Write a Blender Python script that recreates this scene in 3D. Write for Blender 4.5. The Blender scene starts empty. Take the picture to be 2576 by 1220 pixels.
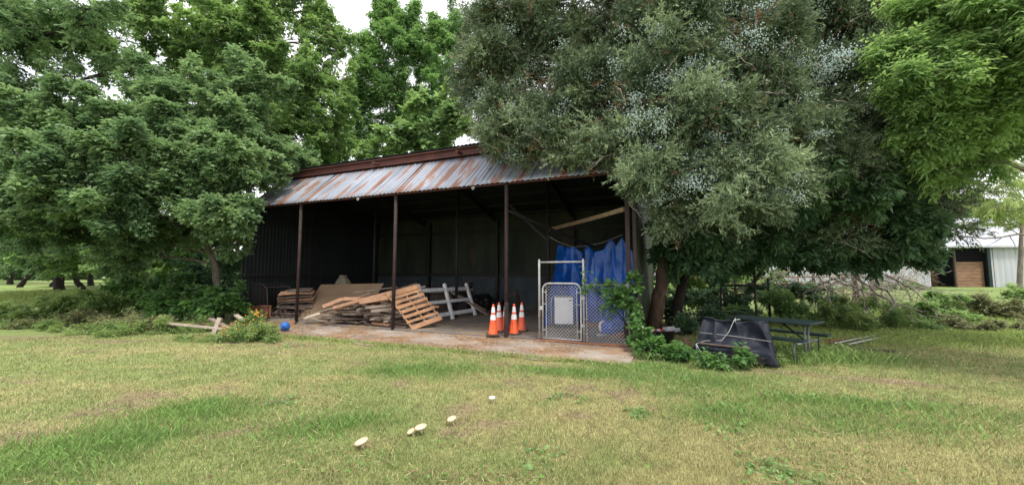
import bpy, math, random
import numpy as np
from mathutils import Vector, Matrix
R = math.radians
random.seed(7); rng = np.random.default_rng(11)
SC = bpy.context.scene
COL = SC.collection

# ---------------------------------------------------------------- camera, sky, sun, exposure
HC = 1.7; FPX = 1000.0; PITCH = math.atan(80/FPX)
cam_d = bpy.data.cameras.new('camera'); cam = bpy.data.objects.new('camera', cam_d); COL.objects.link(cam)
cam_d.sensor_width = 36; cam_d.lens = 36*FPX/2576; cam_d.clip_end = 2000; cam_d.clip_start = .05
cam.location = (0, 0, HC); cam.rotation_euler = (R(90)+PITCH, 0, 0)
SC.camera = cam
SUN_EL, SUN_AZ = R(64), R(155)       # azimuth clockwise from +Y: high, from the right and a little behind the camera
w = bpy.data.worlds.new('World'); SC.world = w; w.use_nodes = True
nt = w.node_tree; nt.nodes.clear()
wo = nt.nodes.new('ShaderNodeOutputWorld'); bg = nt.nodes.new('ShaderNodeBackground'); bg.inputs[1].default_value = .11
sky = nt.nodes.new('ShaderNodeTexSky'); sky.sky_type = 'NISHITA'; sky.sun_disc = False
sky.sun_elevation = SUN_EL; sky.sun_rotation = SUN_AZ; sky.air_density = 1.2; sky.dust_density = 2.5
tc = nt.nodes.new('ShaderNodeTexCoord'); no = nt.nodes.new('ShaderNodeTexNoise')
no.inputs['Scale'].default_value = 2.6; no.inputs['Detail'].default_value = 8
cr = nt.nodes.new('ShaderNodeValToRGB'); cr.color_ramp.elements[0].position = .25; cr.color_ramp.elements[1].position = .5
cr.color_ramp.elements[0].color = (.55, .55, .55, 1); cr.color_ramp.elements[1].color = (1, 1, 1, 1)
mx = nt.nodes.new('ShaderNodeMix'); mx.data_type = 'RGBA'; mx.inputs[7].default_value = (10.4, 10.2, 10.9, 1)
nt.links.new(tc.outputs['Generated'], no.inputs['Vector']); nt.links.new(no.outputs['Fac'], cr.inputs[0])
nt.links.new(cr.outputs[0], mx.inputs[0]); nt.links.new(sky.outputs[0], mx.inputs[6])
nt.links.new(mx.outputs[2], bg.inputs[0]); nt.links.new(bg.outputs[0], wo.inputs[0])
sd = bpy.data.lights.new('sun', 'SUN'); sd.energy = 2.4; sd.angle = R(10); sd.color = (1, .96, .88)
so = bpy.data.objects.new('sun', sd); COL.objects.link(so)
sv = Vector((math.sin(SUN_AZ)*math.cos(SUN_EL), math.cos(SUN_AZ)*math.cos(SUN_EL), math.sin(SUN_EL)))
so.rotation_euler = sv.to_track_quat('Z', 'Y').to_euler()
SC.view_settings.view_transform = 'Standard'; SC.view_settings.look = 'None'
SC.view_settings.exposure = 0.75; SC.view_settings.gamma = 1; SC.view_settings.use_curve_mapping = False
SC.cycles.max_bounces = 8; SC.cycles.transparent_max_bounces = 8; SC.cycles.use_denoising = True
SC.cycles.diffuse_bounces = 4

# ---------------------------------------------------------------- helpers
def ray(x, y):
    u = (x-1288)/FPX; v = (610-y)/FPX
    return Vector((u, math.cos(PITCH)-v*math.sin(PITCH), math.sin(PITCH)+v*math.cos(PITCH)))
def smooth(a, b, t):
    t = np.clip((t-a)/(b-a), 0, 1); return t*t*(3-2*t)
def hsh(ix, iy, s):
    h = (ix.astype(np.int64)*374761393+iy.astype(np.int64)*668265263+s*1442695041) & 0x7fffffff
    h = ((h ^ (h >> 13))*1274126177) & 0x7fffffff
    return ((h ^ (h >> 16)) & 0xffff)/65535.0
def vnoise(x, y, s=0):
    x = np.asarray(x, float); y = np.asarray(y, float)
    ix = np.floor(x); iy = np.floor(y); fx = x-ix; fy = y-iy
    fx = fx*fx*(3-2*fx); fy = fy*fy*(3-2*fy)
    a = hsh(ix, iy, s); b = hsh(ix+1, iy, s); c = hsh(ix, iy+1, s); d = hsh(ix+1, iy+1, s)
    return (a*(1-fx)+b*fx)*(1-fy)+(c*(1-fx)+d*fx)*fy
def fbm(x, y, s=0, o=4):
    t = 0; a = .5
    for k in range(o):
        t = t+a*vnoise(x*2**k, y*2**k, s+k*17); a *= .5
    return t/(1-.5**o)
# shed frame
O = Vector((-10.2, 15.02, 0)); EX = Vector((.921, -.389, 0)).normalized(); NY = Vector((.389, .921, 0)).normalized()
SHED_ANG = math.atan2(EX.y, EX.x)
def S(u, v, z=0): return O+EX*u+NY*v+Vector((0, 0, z))
def shed_uv(x, y):
    return (x-O.x)*EX.x+(y-O.y)*EX.y, (x-O.x)*NY.x+(y-O.y)*NY.y
def T(x, y):
    x = np.asarray(x, float); y = np.asarray(y, float)
    r = np.hypot(x, y)
    z = .7*smooth(19, 33, r)+.14*(fbm(x*.25, y*.25, 3, 3)-.5)*smooth(3, 12, r)+.5*smooth(60, 160, r)*fbm(x*.02, y*.02, 9, 2)
    z = z+.25*np.exp(-((x+27)**2/30+(y-25)**2/8))+.2*np.exp(-((x+24)**2/20+(y-29)**2/10))
    z = z+.04*(fbm(x*1.3, y*1.3, 5, 3)-.5)
    u, v = shed_uv(x, y)
    m = smooth(-2.2, -.8, u)*smooth(17.5, 15.5, u)*smooth(-4.2, -2.6, v)*smooth(9.5, 8.2, v)
    return z*(1-m)-.02*m
def Tz(x, y): return float(T(x, y))
def G(px, py, z=None):                    # where the line of sight through a pixel meets the ground
    r = ray(px, py); zz = 0 if z is None else z
    for _ in range(12):
        t = (zz-HC)/r.z
        if t < 0 or t > 300: t = 300
        p = Vector((r.x*t, r.y*t, zz))
        if z is not None: break
        zz = zz*.5+.5*Tz(p.x, p.y)
    return p
def P(px, py, Y):
    r = ray(px, py); t = Y/r.y
    return Vector((r.x*t, Y, HC+r.z*t))

class MB:
    def __init__(s): s.v = []; s.f = []
    def add(s, vs, fs):
        n = len(s.v); s.v += [tuple(p) for p in vs]; s.f += [tuple(i+n for i in f) for f in fs]; return s
    def box(s, c, size, M=None, j=0):
        hx, hy, hz = size[0]/2, size[1]/2, size[2]/2; vs = []
        for z in (-hz, hz):
            for x, y in ((-hx, -hy), (hx, -hy), (hx, hy), (-hx, hy)):
                p = Vector((x+random.uniform(-j, j), y+random.uniform(-j, j), z+random.uniform(-j, j)))
                vs.append((M @ p if M is not None else p)+Vector(c))
        return s.add(vs, [(0, 3, 2, 1), (4, 5, 6, 7), (0, 1, 5, 4), (1, 2, 6, 5), (2, 3, 7, 6), (3, 0, 4, 7)])
    def beam(s, a, b, wd, th, up=(0, 0, 1), j=0, seg=1, bow=0):   # a board from a to b
        a, b = Vector(a), Vector(b); d = (b-a); L = d.length; d.normalize(); up = Vector(up)
        sx = d.cross(up)
        if sx.length < 1e-4: sx = d.cross(Vector((0, 1, 0)))
        sx.normalize(); uz = sx.cross(d).normalized()
        if seg == 1 and bow == 0:
            M = Matrix((d, sx, uz)).transposed()
            return s.box((a+b)/2, (L, wd, th), M, j)
        vs = []; fs = []
        for i in range(seg+1):
            t = i/seg; c = a+(b-a)*t+uz*bow*4*t*(1-t)
            q = 1+random.uniform(-j, j)*3
            for p, r in ((-1, -1), (1, -1), (1, 1), (-1, 1)): vs.append(c+sx*p*wd/2*q+uz*r*th/2)
        for i in range(seg):
            k = i*4
            for m in range(4): fs.append((k+m, k+(m+1) % 4, k+4+(m+1) % 4, k+4+m))
        fs += [(3, 2, 1, 0), (seg*4, seg*4+1, seg*4+2, seg*4+3)]
        return s.add(vs, fs)
    def tube(s, pts, rad, n=8, caps=True):
        pts = [Vector(p) for p in pts]; m = len(pts)
        rad = rad if isinstance(rad, (list, tuple)) else [rad]*m
        vs = []; fs = []; up = None
        for i, p in enumerate(pts):
            d = (pts[min(i+1, m-1)]-pts[max(i-1, 0)]).normalized()
            if up is None:
                up = d.orthogonal().normalized()
            up = (up-d*up.dot(d))
            if up.length < 1e-5: up = d.orthogonal()
            up.normalize(); q = d.cross(up)
            for k in range(n):
                a = 2*math.pi*k/n; vs.append(p+(up*math.cos(a)+q*math.sin(a))*rad[i])
        for i in range(m-1):
            for k in range(n):
                fs.append((i*n+k, i*n+(k+1) % n, (i+1)*n+(k+1) % n, (i+1)*n+k))
        if caps: fs += [tuple(range(n-1, -1, -1)), tuple((m-1)*n+k for k in range(n))]
        return s.add(vs, fs)
    def lathe(s, prof, n=20, c=(0, 0, 0), M=None):
        vs = []; fs = []; c = Vector(c)
        for r, z in prof:
            for k in range(n):
                a = 2*math.pi*k/n; p = Vector((r*math.cos(a), r*math.sin(a), z)); vs.append((M @ p if M is not None else p)+c)
        for i in range(len(prof)-1):
            for k in range(n): fs.append((i*n+k, i*n+(k+1) % n, (i+1)*n+(k+1) % n, (i+1)*n+k))
        fs += [tuple(range(n-1, -1, -1)), tuple((len(prof)-1)*n+k for k in range(n))]
        return s.add(vs, fs)
    def grid(s, fn, nu, nv):
        vs = [fn(i/nu, j/nv) for j in range(nv+1) for i in range(nu+1)]
        return s.add(vs, [(j*(nu+1)+i, j*(nu+1)+i+1, (j+1)*(nu+1)+i+1, (j+1)*(nu+1)+i) for j in range(nv) for i in range(nu)])
    def build(s, name, mat, parent=None, smooth=False, bevel=0, solid=0):
        me = bpy.data.meshes.new(name); me.from_pydata(s.v, [], s.f); me.validate()
        if smooth: me.shade_smooth()
        me.materials.append(mat)
        o = bpy.data.objects.new(name, me); COL.objects.link(o)
        if parent is not None: o.parent = parent; o.matrix_parent_inverse = parent_inv(parent)
        if solid:
            m = o.modifiers.new('s', 'SOLIDIFY'); m.thickness = solid; m.offset = 0
        if bevel:
            m = o.modifiers.new('b', 'BEVEL'); m.width = bevel; m.segments = 2; m.limit_method = 'ANGLE'
        return o
def parent_inv(p):
    M = Matrix.Identity(4); q = p
    while q is not None:
        M = (Matrix.LocRotScale(q.location, q.rotation_euler, q.scale)) @ (q.matrix_parent_inverse.copy() if q.parent else Matrix.Identity(4)) @ M if False else Matrix.LocRotScale(q.location, q.rotation_euler, q.scale) @ M
        q = q.parent if q.parent and q.parent.type == 'EMPTY' else None
    return M.inverted()
def tag(o, label=None, cat=None, group=None, kind=None):
    if label: o['label'] = label
    if cat: o['category'] = cat
    if group: o['group'] = group
    if kind: o['kind'] = kind
    return o
def empty(name, loc, label, cat, group=None):
    o = bpy.data.objects.new(name, None); COL.objects.link(o); o.location = loc; o.empty_display_size = .2
    return tag(o, label, cat, group)
def center(o):   # move a top-level mesh's origin to the base of its geometry
    n = len(o.data.vertices); a = np.empty(n*3, np.float32); o.data.vertices.foreach_get('co', a); a = a.reshape(-1, 3)
    c = (a.min(0)+a.max(0))/2; c[2] = a[:, 2].min()
    o.data.vertices.foreach_set('co', (a-c).ravel()); o.location = c.tolist(); return o

# ---------------------------------------------------------------- materials
def mat(name, c1, c2=None, rough=.8, scale=5, stretch=(1, 1, 1), metal=0, bump=0, bscale=None, spec=.3, detail=6, lo=.35, hi=.65, coord='Object', sheen=0):
    m = bpy.data.materials.new(name); m.use_nodes = True; n = m.node_tree; b = n.nodes['Principled BSDF']
    b.inputs['Roughness'].default_value = rough; b.inputs['Metallic'].default_value = metal
    b.inputs['Specular IOR Level'].default_value = spec
    t = n.nodes.new('ShaderNodeTexCoord'); mp = n.nodes.new('ShaderNodeMapping'); mp.inputs['Scale'].default_value = stretch
    ns = n.nodes.new('ShaderNodeTexNoise'); ns.inputs['Scale'].default_value = scale; ns.inputs['Detail'].default_value = detail
    r = n.nodes.new('ShaderNodeValToRGB'); r.color_ramp.elements[0].position = lo; r.color_ramp.elements[1].position = hi
    c2 = c2 or tuple(x*.7 for x in c1)
    r.color_ramp.elements[0].color = (*c1, 1); r.color_ramp.elements[1].color = (*c2, 1)
    n.links.new(t.outputs[coord], mp.inputs[0]); n.links.new(mp.outputs[0], ns.inputs['Vector'])
    n.links.new(ns.outputs['Fac'], r.inputs[0]); n.links.new(r.outputs[0], b.inputs['Base Color'])
    if bump:
        n2 = n.nodes.new('ShaderNodeTexNoise'); n2.inputs['Scale'].default_value = bscale or scale*4; n2.inputs['Detail'].default_value = 5
        n.links.new(mp.outputs[0], n2.inputs['Vector'])
        bp = n.nodes.new('ShaderNodeBump'); bp.inputs['Strength'].default_value = bump; bp.inputs['Distance'].default_value = .02
        n.links.new(n2.outputs['Fac'], bp.inputs['Height']); n.links.new(bp.outputs[0], b.inputs['Normal'])
    return m
def over(m, c, scale, lo, hi, stretch=(1, 1, 1), rough=None, coord='Object', detail=8):   # a second coat (rust, dirt) over a material
    n = m.node_tree; b = n.nodes['Principled BSDF']; src = b.inputs['Base Color'].links[0].from_socket
    t = n.nodes.new('ShaderNodeTexCoord'); mp = n.nodes.new('ShaderNodeMapping'); mp.inputs['Scale'].default_value = stretch; mp.inputs['Location'].default_value = (3.1, 1.7, .3)
    ns = n.nodes.new('ShaderNodeTexNoise'); ns.inputs['Scale'].default_value = scale; ns.inputs['Detail'].default_value = detail; ns.inputs['Roughness'].default_value = .62
    mr = n.nodes.new('ShaderNodeMapRange'); mr.inputs[1].default_value = lo; mr.inputs[2].default_value = hi
    mx = n.nodes.new('ShaderNodeMix'); mx.data_type = 'RGBA'; mx.inputs[7].default_value = (*c, 1)
    n.links.new(t.outputs[coord], mp.inputs[0]); n.links.new(mp.outputs[0], ns.inputs['Vector']); n.links.new(ns.outputs['Fac'], mr.inputs[0])
    n.links.new(mr.outputs[0], mx.inputs[0]); n.links.new(src, mx.inputs[6]); n.links.new(mx.outputs[2], b.inputs['Base Color'])
    return m
def leafmat(name, dark, light, transl=.4, rough=.5, spec=.25):
    m = bpy.data.materials.new(name); m.use_nodes = True; n = m.node_tree; b = n.nodes['Principled BSDF']; out = n.nodes['Material Output']
    at = n.nodes.new('ShaderNodeAttribute'); at.attribute_name = 'tint'
    r = n.nodes.new('ShaderNodeValToRGB'); r.color_ramp.elements[0].color = (*dark, 1); r.color_ramp.elements[1].color = (*light, 1)
    r.color_ramp.elements[0].position = 0; r.color_ramp.elements[1].position = 1
    n.links.new(at.outputs['Fac'], r.inputs[0]); n.links.new(r.outputs[0], b.inputs['Base Color'])
    b.inputs['Roughness'].default_value = rough; b.inputs['Specular IOR Level'].default_value = spec
    tr = n.nodes.new('ShaderNodeBsdfTranslucent'); hs = n.nodes.new('ShaderNodeHueSaturation'); hs.inputs['Value'].default_value = 1.7; hs.inputs['Saturation'].default_value = 1.15; hs.inputs['Hue'].default_value = .485
    n.links.new(r.outputs[0], hs.inputs['Color']); n.links.new(hs.outputs[0], tr.inputs[0])
    ms = n.nodes.new('ShaderNodeMixShader'); ms.inputs[0].default_value = transl
    n.links.new(b.outputs[0], ms.inputs[1]); n.links.new(tr.outputs[0], ms.inputs[2]); n.links.new(ms.outputs[0], out.inputs[0])
    return m
def attrmat(name, rough=.9, fine=0, fscale=40, spec=.15, transl=0):
    m = bpy.data.materials.new(name); m.use_nodes = True; n = m.node_tree; b = n.nodes['Principled BSDF']
    at = n.nodes.new('ShaderNodeAttribute'); at.attribute_name = 'col'; b.inputs['Roughness'].default_value = rough
    b.inputs['Specular IOR Level'].default_value = spec; c = at.outputs['Color']
    if fine:
        t = n.nodes.new('ShaderNodeTexCoord'); ns = n.nodes.new('ShaderNodeTexNoise'); ns.inputs['Scale'].default_value = fscale; ns.inputs['Detail'].default_value = 6
        ns.inputs['Roughness'].default_value = .7
        mr = n.nodes.new('ShaderNodeMapRange'); mr.inputs[1].default_value = .3; mr.inputs[2].default_value = .7; mr.inputs[3].default_value = 1-fine; mr.inputs[4].default_value = 1+fine
        mu = n.nodes.new('ShaderNodeVectorMath'); mu.operation = 'SCALE'
        n.links.new(t.outputs['Object'], ns.inputs['Vector']); n.links.new(ns.outputs['Fac'], mr.inputs[0])
        n.links.new(c, mu.inputs[0]); n.links.new(mr.outputs[0], mu.inputs[3]); c = mu.outputs[0]
        bp = n.nodes.new('ShaderNodeBump'); bp.inputs['Strength'].default_value = .8; bp.inputs['Distance'].default_value = .03
        n.links.new(ns.outputs['Fac'], bp.inputs['Height']); n.links.new(bp.outputs[0], b.inputs['Normal'])
    n.links.new(c, b.inputs['Base Color'])
    if transl:
        tr = n.nodes.new('ShaderNodeBsdfTranslucent'); n.links.new(c, tr.inputs[0]); ms = n.nodes.new('ShaderNodeMixShader'); ms.inputs[0].default_value = transl
        n.links.new(b.outputs[0], ms.inputs[1]); n.links.new(tr.outputs[0], ms.inputs[2]); n.links.new(ms.outputs[0], n.nodes['Material Output'].inputs[0])
    return m
M = {}
M['galv'] = mat('galvanised_roof', (.46, .52, .62), (.36, .42, .51), rough=.5, metal=.25, scale=1.2, spec=.5)
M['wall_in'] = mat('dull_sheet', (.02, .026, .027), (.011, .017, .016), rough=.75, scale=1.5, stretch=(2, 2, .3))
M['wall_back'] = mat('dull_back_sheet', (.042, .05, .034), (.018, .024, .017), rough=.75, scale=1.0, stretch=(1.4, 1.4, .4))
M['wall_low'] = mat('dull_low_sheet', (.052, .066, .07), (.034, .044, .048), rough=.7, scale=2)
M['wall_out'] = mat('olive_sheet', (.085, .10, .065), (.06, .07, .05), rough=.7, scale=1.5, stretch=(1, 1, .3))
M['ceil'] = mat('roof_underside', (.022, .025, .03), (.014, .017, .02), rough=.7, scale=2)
M['dark_steel'] = mat('dark_steel', (.016, .015, .015), (.026, .022, .02), rough=.6, scale=5)
M['rust_steel'] = mat('rust_steel', (.042, .026, .023), (.026, .017, .016), rough=.75, scale=6, bump=.2)
M['rust_pipe'] = mat('rust_pipe', (.30, .13, .07), (.2, .09, .05), rough=.8, scale=9, bump=.2)
M['rust_beam'] = mat('rust_beam', (.12, .045, .035), (.08, .033, .028), rough=.7, scale=3)
over(M['wall_low'], (.13, .075, .05), 1.2, .56, .66)
over(M['wall_back'], (.09, .05, .03), .8, .6, .75, stretch=(1, 1, .3))
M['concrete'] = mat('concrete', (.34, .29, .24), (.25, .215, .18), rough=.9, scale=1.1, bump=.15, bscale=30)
over(M['concrete'], (.27, .17, .10), 1.0, .46, .6)
over(M['concrete'], (.52, .42, .30), 3.0, .58, .68)
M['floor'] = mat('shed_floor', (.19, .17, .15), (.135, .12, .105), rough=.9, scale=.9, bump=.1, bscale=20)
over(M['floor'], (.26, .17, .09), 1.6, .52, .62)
M['ply'] = mat('plywood_face', (.21, .145, .085), (.17, .115, .07), rough=.7, scale=1.3, stretch=(1, 1, 3))
M['ply_edge'] = mat('plywood_edge', (.36, .27, .18), rough=.8)
M['pallet'] = mat('pallet_wood', (.36, .20, .105), (.25, .135, .07), rough=.8, scale=4, stretch=(1, 1, 1), bump=.2)
M['wood_grey'] = mat('weathered_wood', (.27, .215, .17), (.16, .125, .10), rough=.9, scale=6, bump=.3)
M['wood_pale'] = mat('pale_wood', (.44, .37, .29), (.30, .25, .20), rough=.9, scale=6, bump=.3)
M['wood_dark'] = mat('dark_wood', (.13, .10, .08), (.07, .05, .04), rough=.9, scale=6, bump=.3)
M['wood_red'] = mat('reddish_wood', (.30, .17, .10), (.20, .115, .07), rough=.85, scale=5, bump=.2)
M['wood_tan'] = mat('tan_timber', (.22, .16, .09), (.16, .11, .065), rough=.85, scale=5)
M['white_wood'] = mat('white_painted_wood', (.74, .75, .75), (.58, .59, .58), rough=.6, scale=6)
M['orange'] = mat('orange_plastic', (.80, .11, .018), (.66, .085, .018), rough=.45, scale=6, spec=.5)
M['orange_worn'] = mat('faded_orange_plastic', (.78, .12, .045), (.6, .09, .04), rough=.5, scale=6, spec=.5)
M['reflect'] = mat('white_collar', (.80, .80, .80), (.68, .68, .69), rough=.4, scale=8)
M['rubber'] = mat('black_rubber', (.045, .04, .038), (.07, .055, .045), rough=.8, scale=12)
M['pipe'] = mat('galvanised_pipe', (.50, .50, .49), (.36, .36, .35), rough=.45, metal=.4, scale=9)
over(M['pipe'], (.3, .16, .1), 6, .62, .68)
M['wire'] = mat('galvanised_wire', (.62, .64, .65), (.5, .52, .53), rough=.45, metal=.4, scale=9)
M['enamel'] = mat('white_enamel', (.78, .79, .8), (.70, .71, .73), rough=.3, scale=3, spec=.5)
M['black'] = mat('black_plastic', (.012, .012, .013), (.02, .02, .021), rough=.4, scale=6)
M['vinyl'] = mat('black_vinyl', (.011, .014, .021), (.018, .022, .031), rough=.6, scale=2.5, spec=.2, bump=.15, bscale=8)
M['tarp'] = mat('blue_tarp', (.004, .11, .50), (.003, .065, .33), rough=.36, scale=3, spec=.5, bump=1.0, bscale=9)
M['blue'] = mat('blue_plastic', (.02, .13, .45), (.03, .09, .30), rough=.4, scale=5)
M['rope'] = mat('pale_rope', (.38, .38, .36), (.28, .28, .26), rough=.9, scale=30)
M['green_paint'] = mat('dark_green_coating', (.005, .015, .015), (.008, .021, .02), rough=.5, scale=5, spec=.3)
M['dull_pipe'] = mat('dull_pipe', (.2, .22, .22), (.14, .15, .15), rough=.6, metal=.3, scale=9)
M['barn'] = mat('white_barn_sheet', (.42, .44, .46), (.33, .35, .37), rough=.6, scale=.5, stretch=(1, 1, .3))
over(M['barn'], (.42, .40, .36), 1.2, .56, .72, stretch=(1, 1, .2))
M['barn_roof'] = mat('barn_roof_sheet', (.36, .37, .40), (.30, .31, .34), rough=.5, scale=.6)
M['barn_wood'] = mat('barn_boards', (.25, .15, .09), (.17, .10, .06), rough=.85, scale=2, stretch=(1, 1, 4))
M['bark'] = mat('brown_bark', (.13, .085, .06), (.065, .043, .032), rough=.95, scale=9, stretch=(1, 1, .25), bump=.8, bscale=14)
M['bark_grey'] = mat('grey_bark', (.2, .175, .14), (.10, .085, .065), rough=.95, scale=9, stretch=(1, 1, .3), bump=.6)
M['bark_dark'] = mat('dark_bark', (.045, .036, .03), (.025, .02, .017), rough=.95, scale=9, stretch=(1, 1, .3), bump=.6)
M['dead'] = mat('dead_wood', (.36, .31, .27), (.22, .185, .16), rough=.95, scale=8)
M['beige'] = mat('beige_plastic', (.27, .245, .17), (.21, .19, .13), rough=.6, scale=5)
M['red'] = mat('red_cloth', (.55, .03, .03), (.42, .025, .025), rough=.8, scale=6)
M['white_cloth'] = mat('white_cloth', (.75, .73, .7), (.65, .62, .6), rough=.8, scale=6)
M['grey_cloth'] = mat('grey_plastic_bag', (.40, .40, .41), (.25, .25, .26), rough=.5, scale=6)
M['cap'] = mat('mushroom_cap', (.66, .53, .36), (.52, .36, .22), rough=.75, scale=9, bump=.15)
M['cap_white'] = mat('white_mushroom_cap', (.72, .70, .67), (.64, .6, .55), rough=.75, scale=9, bump=.15)
M['stem'] = mat('mushroom_stem', (.6, .5, .38), (.5, .4, .3), rough=.8, scale=9)
over(M['cap'], (.34, .22, .13), 22, .56, .68); over(M['orange'], (.38, .10, .04), 7, .56, .72); over(M['orange_worn'], (.42, .16, .10), 6, .5, .7); over(M['reflect'], (.45, .43, .42), 9, .58, .72); over(M['tarp'], (.035, .13, .42), 2.2, .5, .66); over(M['pallet'], (.17, .11, .075), 3.5, .5, .66); over(M['enamel'], (.5, .49, .46), 2.5, .58, .75)
L = {}
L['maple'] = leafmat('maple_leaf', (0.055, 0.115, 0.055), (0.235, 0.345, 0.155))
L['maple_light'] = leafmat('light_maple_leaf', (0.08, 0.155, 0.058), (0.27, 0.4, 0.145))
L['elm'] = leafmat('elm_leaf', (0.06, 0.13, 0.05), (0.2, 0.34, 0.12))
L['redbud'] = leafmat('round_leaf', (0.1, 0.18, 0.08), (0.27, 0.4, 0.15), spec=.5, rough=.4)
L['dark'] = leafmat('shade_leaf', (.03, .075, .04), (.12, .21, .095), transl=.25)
L['cedar'] = leafmat('cedar_scale', (0.05, 0.083, 0.052), (0.24, 0.31, 0.165), transl=.1, rough=.8)
L['berry'] = mat('blue_cedar_berry', (.58, .70, .66), (.42, .54, .51), rough=.7, scale=20)
L['lime'] = leafmat('lime_leaf', (.095, .18, .065), (.30, .44, .17), transl=.45)
L['willow'] = leafmat('pale_leaf', (.15, .22, .08), (.36, .44, .17), transl=.4)
L['vine'] = leafmat('vine_leaf', (0.04, 0.11, 0.035), (0.16, 0.3, 0.09), spec=.45, rough=.4)
L['weed'] = leafmat('weed_leaf', (0.1, 0.18, 0.06), (0.27, 0.36, 0.13))
L['brown'] = leafmat('dry_leaf', (.10, .12, .05), (.25, .26, .12), transl=.2)
L['petal'] = mat('orange_petal', (.75, .33, .03), (.6, .22, .02), rough=.7)
M['grass'] = attrmat('grass_blade', rough=.75, spec=.2, transl=.3)
M['ground'] = attrmat('lawn_soil', rough=.95, fine=.45, fscale=16)
M['litter'] = attrmat('straw_litter', rough=.95)

# ---------------------------------------------------------------- numpy meshes
def npmesh(name, V, F, mat, parent=None, tint=None, col=None, smooth=False):
    V = np.ascontiguousarray(V, np.float32); F = np.ascontiguousarray(F, np.int32); k = F.shape[1]
    base = np.zeros(3, np.float32)
    if parent is not None:
        base = np.array(world_loc(parent), np.float32)
    me = bpy.data.meshes.new(name); me.vertices.add(len(V)); me.vertices.foreach_set('co', (V-base).ravel())
    me.loops.add(F.size); me.loops.foreach_set('vertex_index', F.ravel())
    me.polygons.add(len(F)); me.polygons.foreach_set('loop_start', np.arange(0, F.size, k, dtype=np.int32))
    me.polygons.foreach_set('loop_total', np.full(len(F), k, np.int32))
    if smooth: me.polygons.foreach_set('use_smooth', np.ones(len(F), bool))
    me.update(calc_edges=True)
    if tint is not None:
        a = me.attributes.new('tint', 'FLOAT', 'POINT'); a.data.foreach_set('value', np.ascontiguousarray(tint, np.float32))
    if col is not None:
        a = me.attributes.new('col', 'FLOAT_COLOR', 'POINT'); c = np.ones((len(V), 4), np.float32); c[:, :3] = col; a.data.foreach_set('color', c.ravel())
    me.materials.append(mat); o = bpy.data.objects.new(name, me); COL.objects.link(o)
    if parent is not None: o.parent = parent
    return o
def world_loc(o):
    v = Vector((0, 0, 0))
    while o is not None: v = v+Vector(o.location); o = o.parent
    return v
def nrm(a): return a/(np.linalg.norm(a, axis=-1, keepdims=True)+1e-9)
def leaf_quads(c, d, n, Ls, Ws, fold=.0):
    """c base point, d long axis, n face normal, all (N,3)"""
    s = nrm(np.cross(d, n)); Ls = Ls[:, None]; Ws = Ws[:, None]
    v0 = c; v2 = c+d*Ls; mid = c+d*Ls*.45; up = nrm(n)*Ws*fold
    V = np.stack([v0, mid+s*Ws*.5+up, v2, mid-s*Ws*.5+up], 1).reshape(-1, 3)
    F = np.arange(len(c)*4).reshape(-1, 4); return V, F
BOUGHS = []
def blob_points(blobs, n_per, sub=9, subr=(.3, .5), shell=.82, flat=.75, up=.25):
    """twig points set along boughs that radiate through each crown lobe: blobs = [(center, (rx,ry,rz), weight)]"""
    pts = []; tints = []; outs = []; BOUGHS.clear()
    for (c, r, wt) in blobs:
        c = np.array(c); r = np.array(r); ns = max(3, int(sub))
        sd = nrm(rng.normal(size=(ns, 3))+np.array([0, 0, up])); m = int(n_per*wt/ns)+1
        for k in range(ns):
            s0 = c+rng.normal(0, .22, 3)*r; e = c+sd[k]*r*rng.uniform(.7, shell+.22); L_ = np.linalg.norm(e-s0)+1e-6
            wdt = L_*rng.uniform(subr[0], subr[1])*.75; bend = rng.normal(0, .12, 3)*L_-np.array([0, 0, .06*L_])
            BOUGHS.append((s0, (s0+e)/2-bend, e))
            t = rng.uniform(0, 1, (m, 1))**.62; cen = s0*(1-t)+e*t-bend*4*t*(1-t)*.5
            d = nrm(rng.normal(size=(m, 3))); q = np.abs(rng.normal(.55, .4, (m, 1)))
            off = d*q*wdt*(1.15-.85*t**2)*np.array([1, 1, flat*.8])
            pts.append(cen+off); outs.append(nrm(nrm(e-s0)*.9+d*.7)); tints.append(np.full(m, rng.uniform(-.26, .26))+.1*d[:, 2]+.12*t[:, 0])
    return np.concatenate(pts), np.concatenate(outs), np.concatenate(tints)
def foliage(name, blobs, n_twigs, k, leaf, width, mat, parent, up=.25, twig=.25, droop=.35, sub=9, subr=(.3, .5), shell=.82, flat=.75, spread=.9, tb=.45, zmin=None, cull=None):
    p, o, t = blob_points(blobs, n_twigs, sub, subr, shell, flat, up)
    if cull is not None:
        keep = cull(p); p, o, t = p[keep], o[keep], t[keep]
    N = len(p); d = nrm(o*np.array([1, 1, .6])+rng.normal(0, .5, (N, 3))+np.array([0, 0, -droop]))
    tl = twig*rng.uniform(.6, 1.3, (N, 1))
    s = (np.arange(k)+.5)/k
    base = p[:, None, :]+d[:, None, :]*(s[None, :, None]*tl[:, None, :])
    side = nrm(np.cross(d, np.array([0, 0, 1.0])+rng.normal(0, .2, (N, 3))))
    sg = np.where(np.arange(k) % 2 == 0, 1.0, -1.0)
    ld = nrm(d[:, None, :]*.75+side[:, None, :]*sg[None, :, None]*spread+rng.normal(0, .3, (N, k, 3))+np.array([0, 0, -droop*.7]))
    ln = nrm(np.array([0, 0, 1.0])+rng.normal(0, .45, (N, k, 3)))
    Ls = leaf*rng.uniform(.45, 1.4, (N, k)); Ws = Ls*width
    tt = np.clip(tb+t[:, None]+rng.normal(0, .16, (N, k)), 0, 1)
    V, F = leaf_quads(base.reshape(-1, 3), ld.reshape(-1, 3), ln.reshape(-1, 3), Ls.ravel(), Ws.ravel(), .12)
    if zmin is not None: V[:, 2] = np.maximum(V[:, 2], zmin)
    return npmesh(name, V, F, mat, parent, tint=np.repeat(tt.ravel(), 4))
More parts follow.
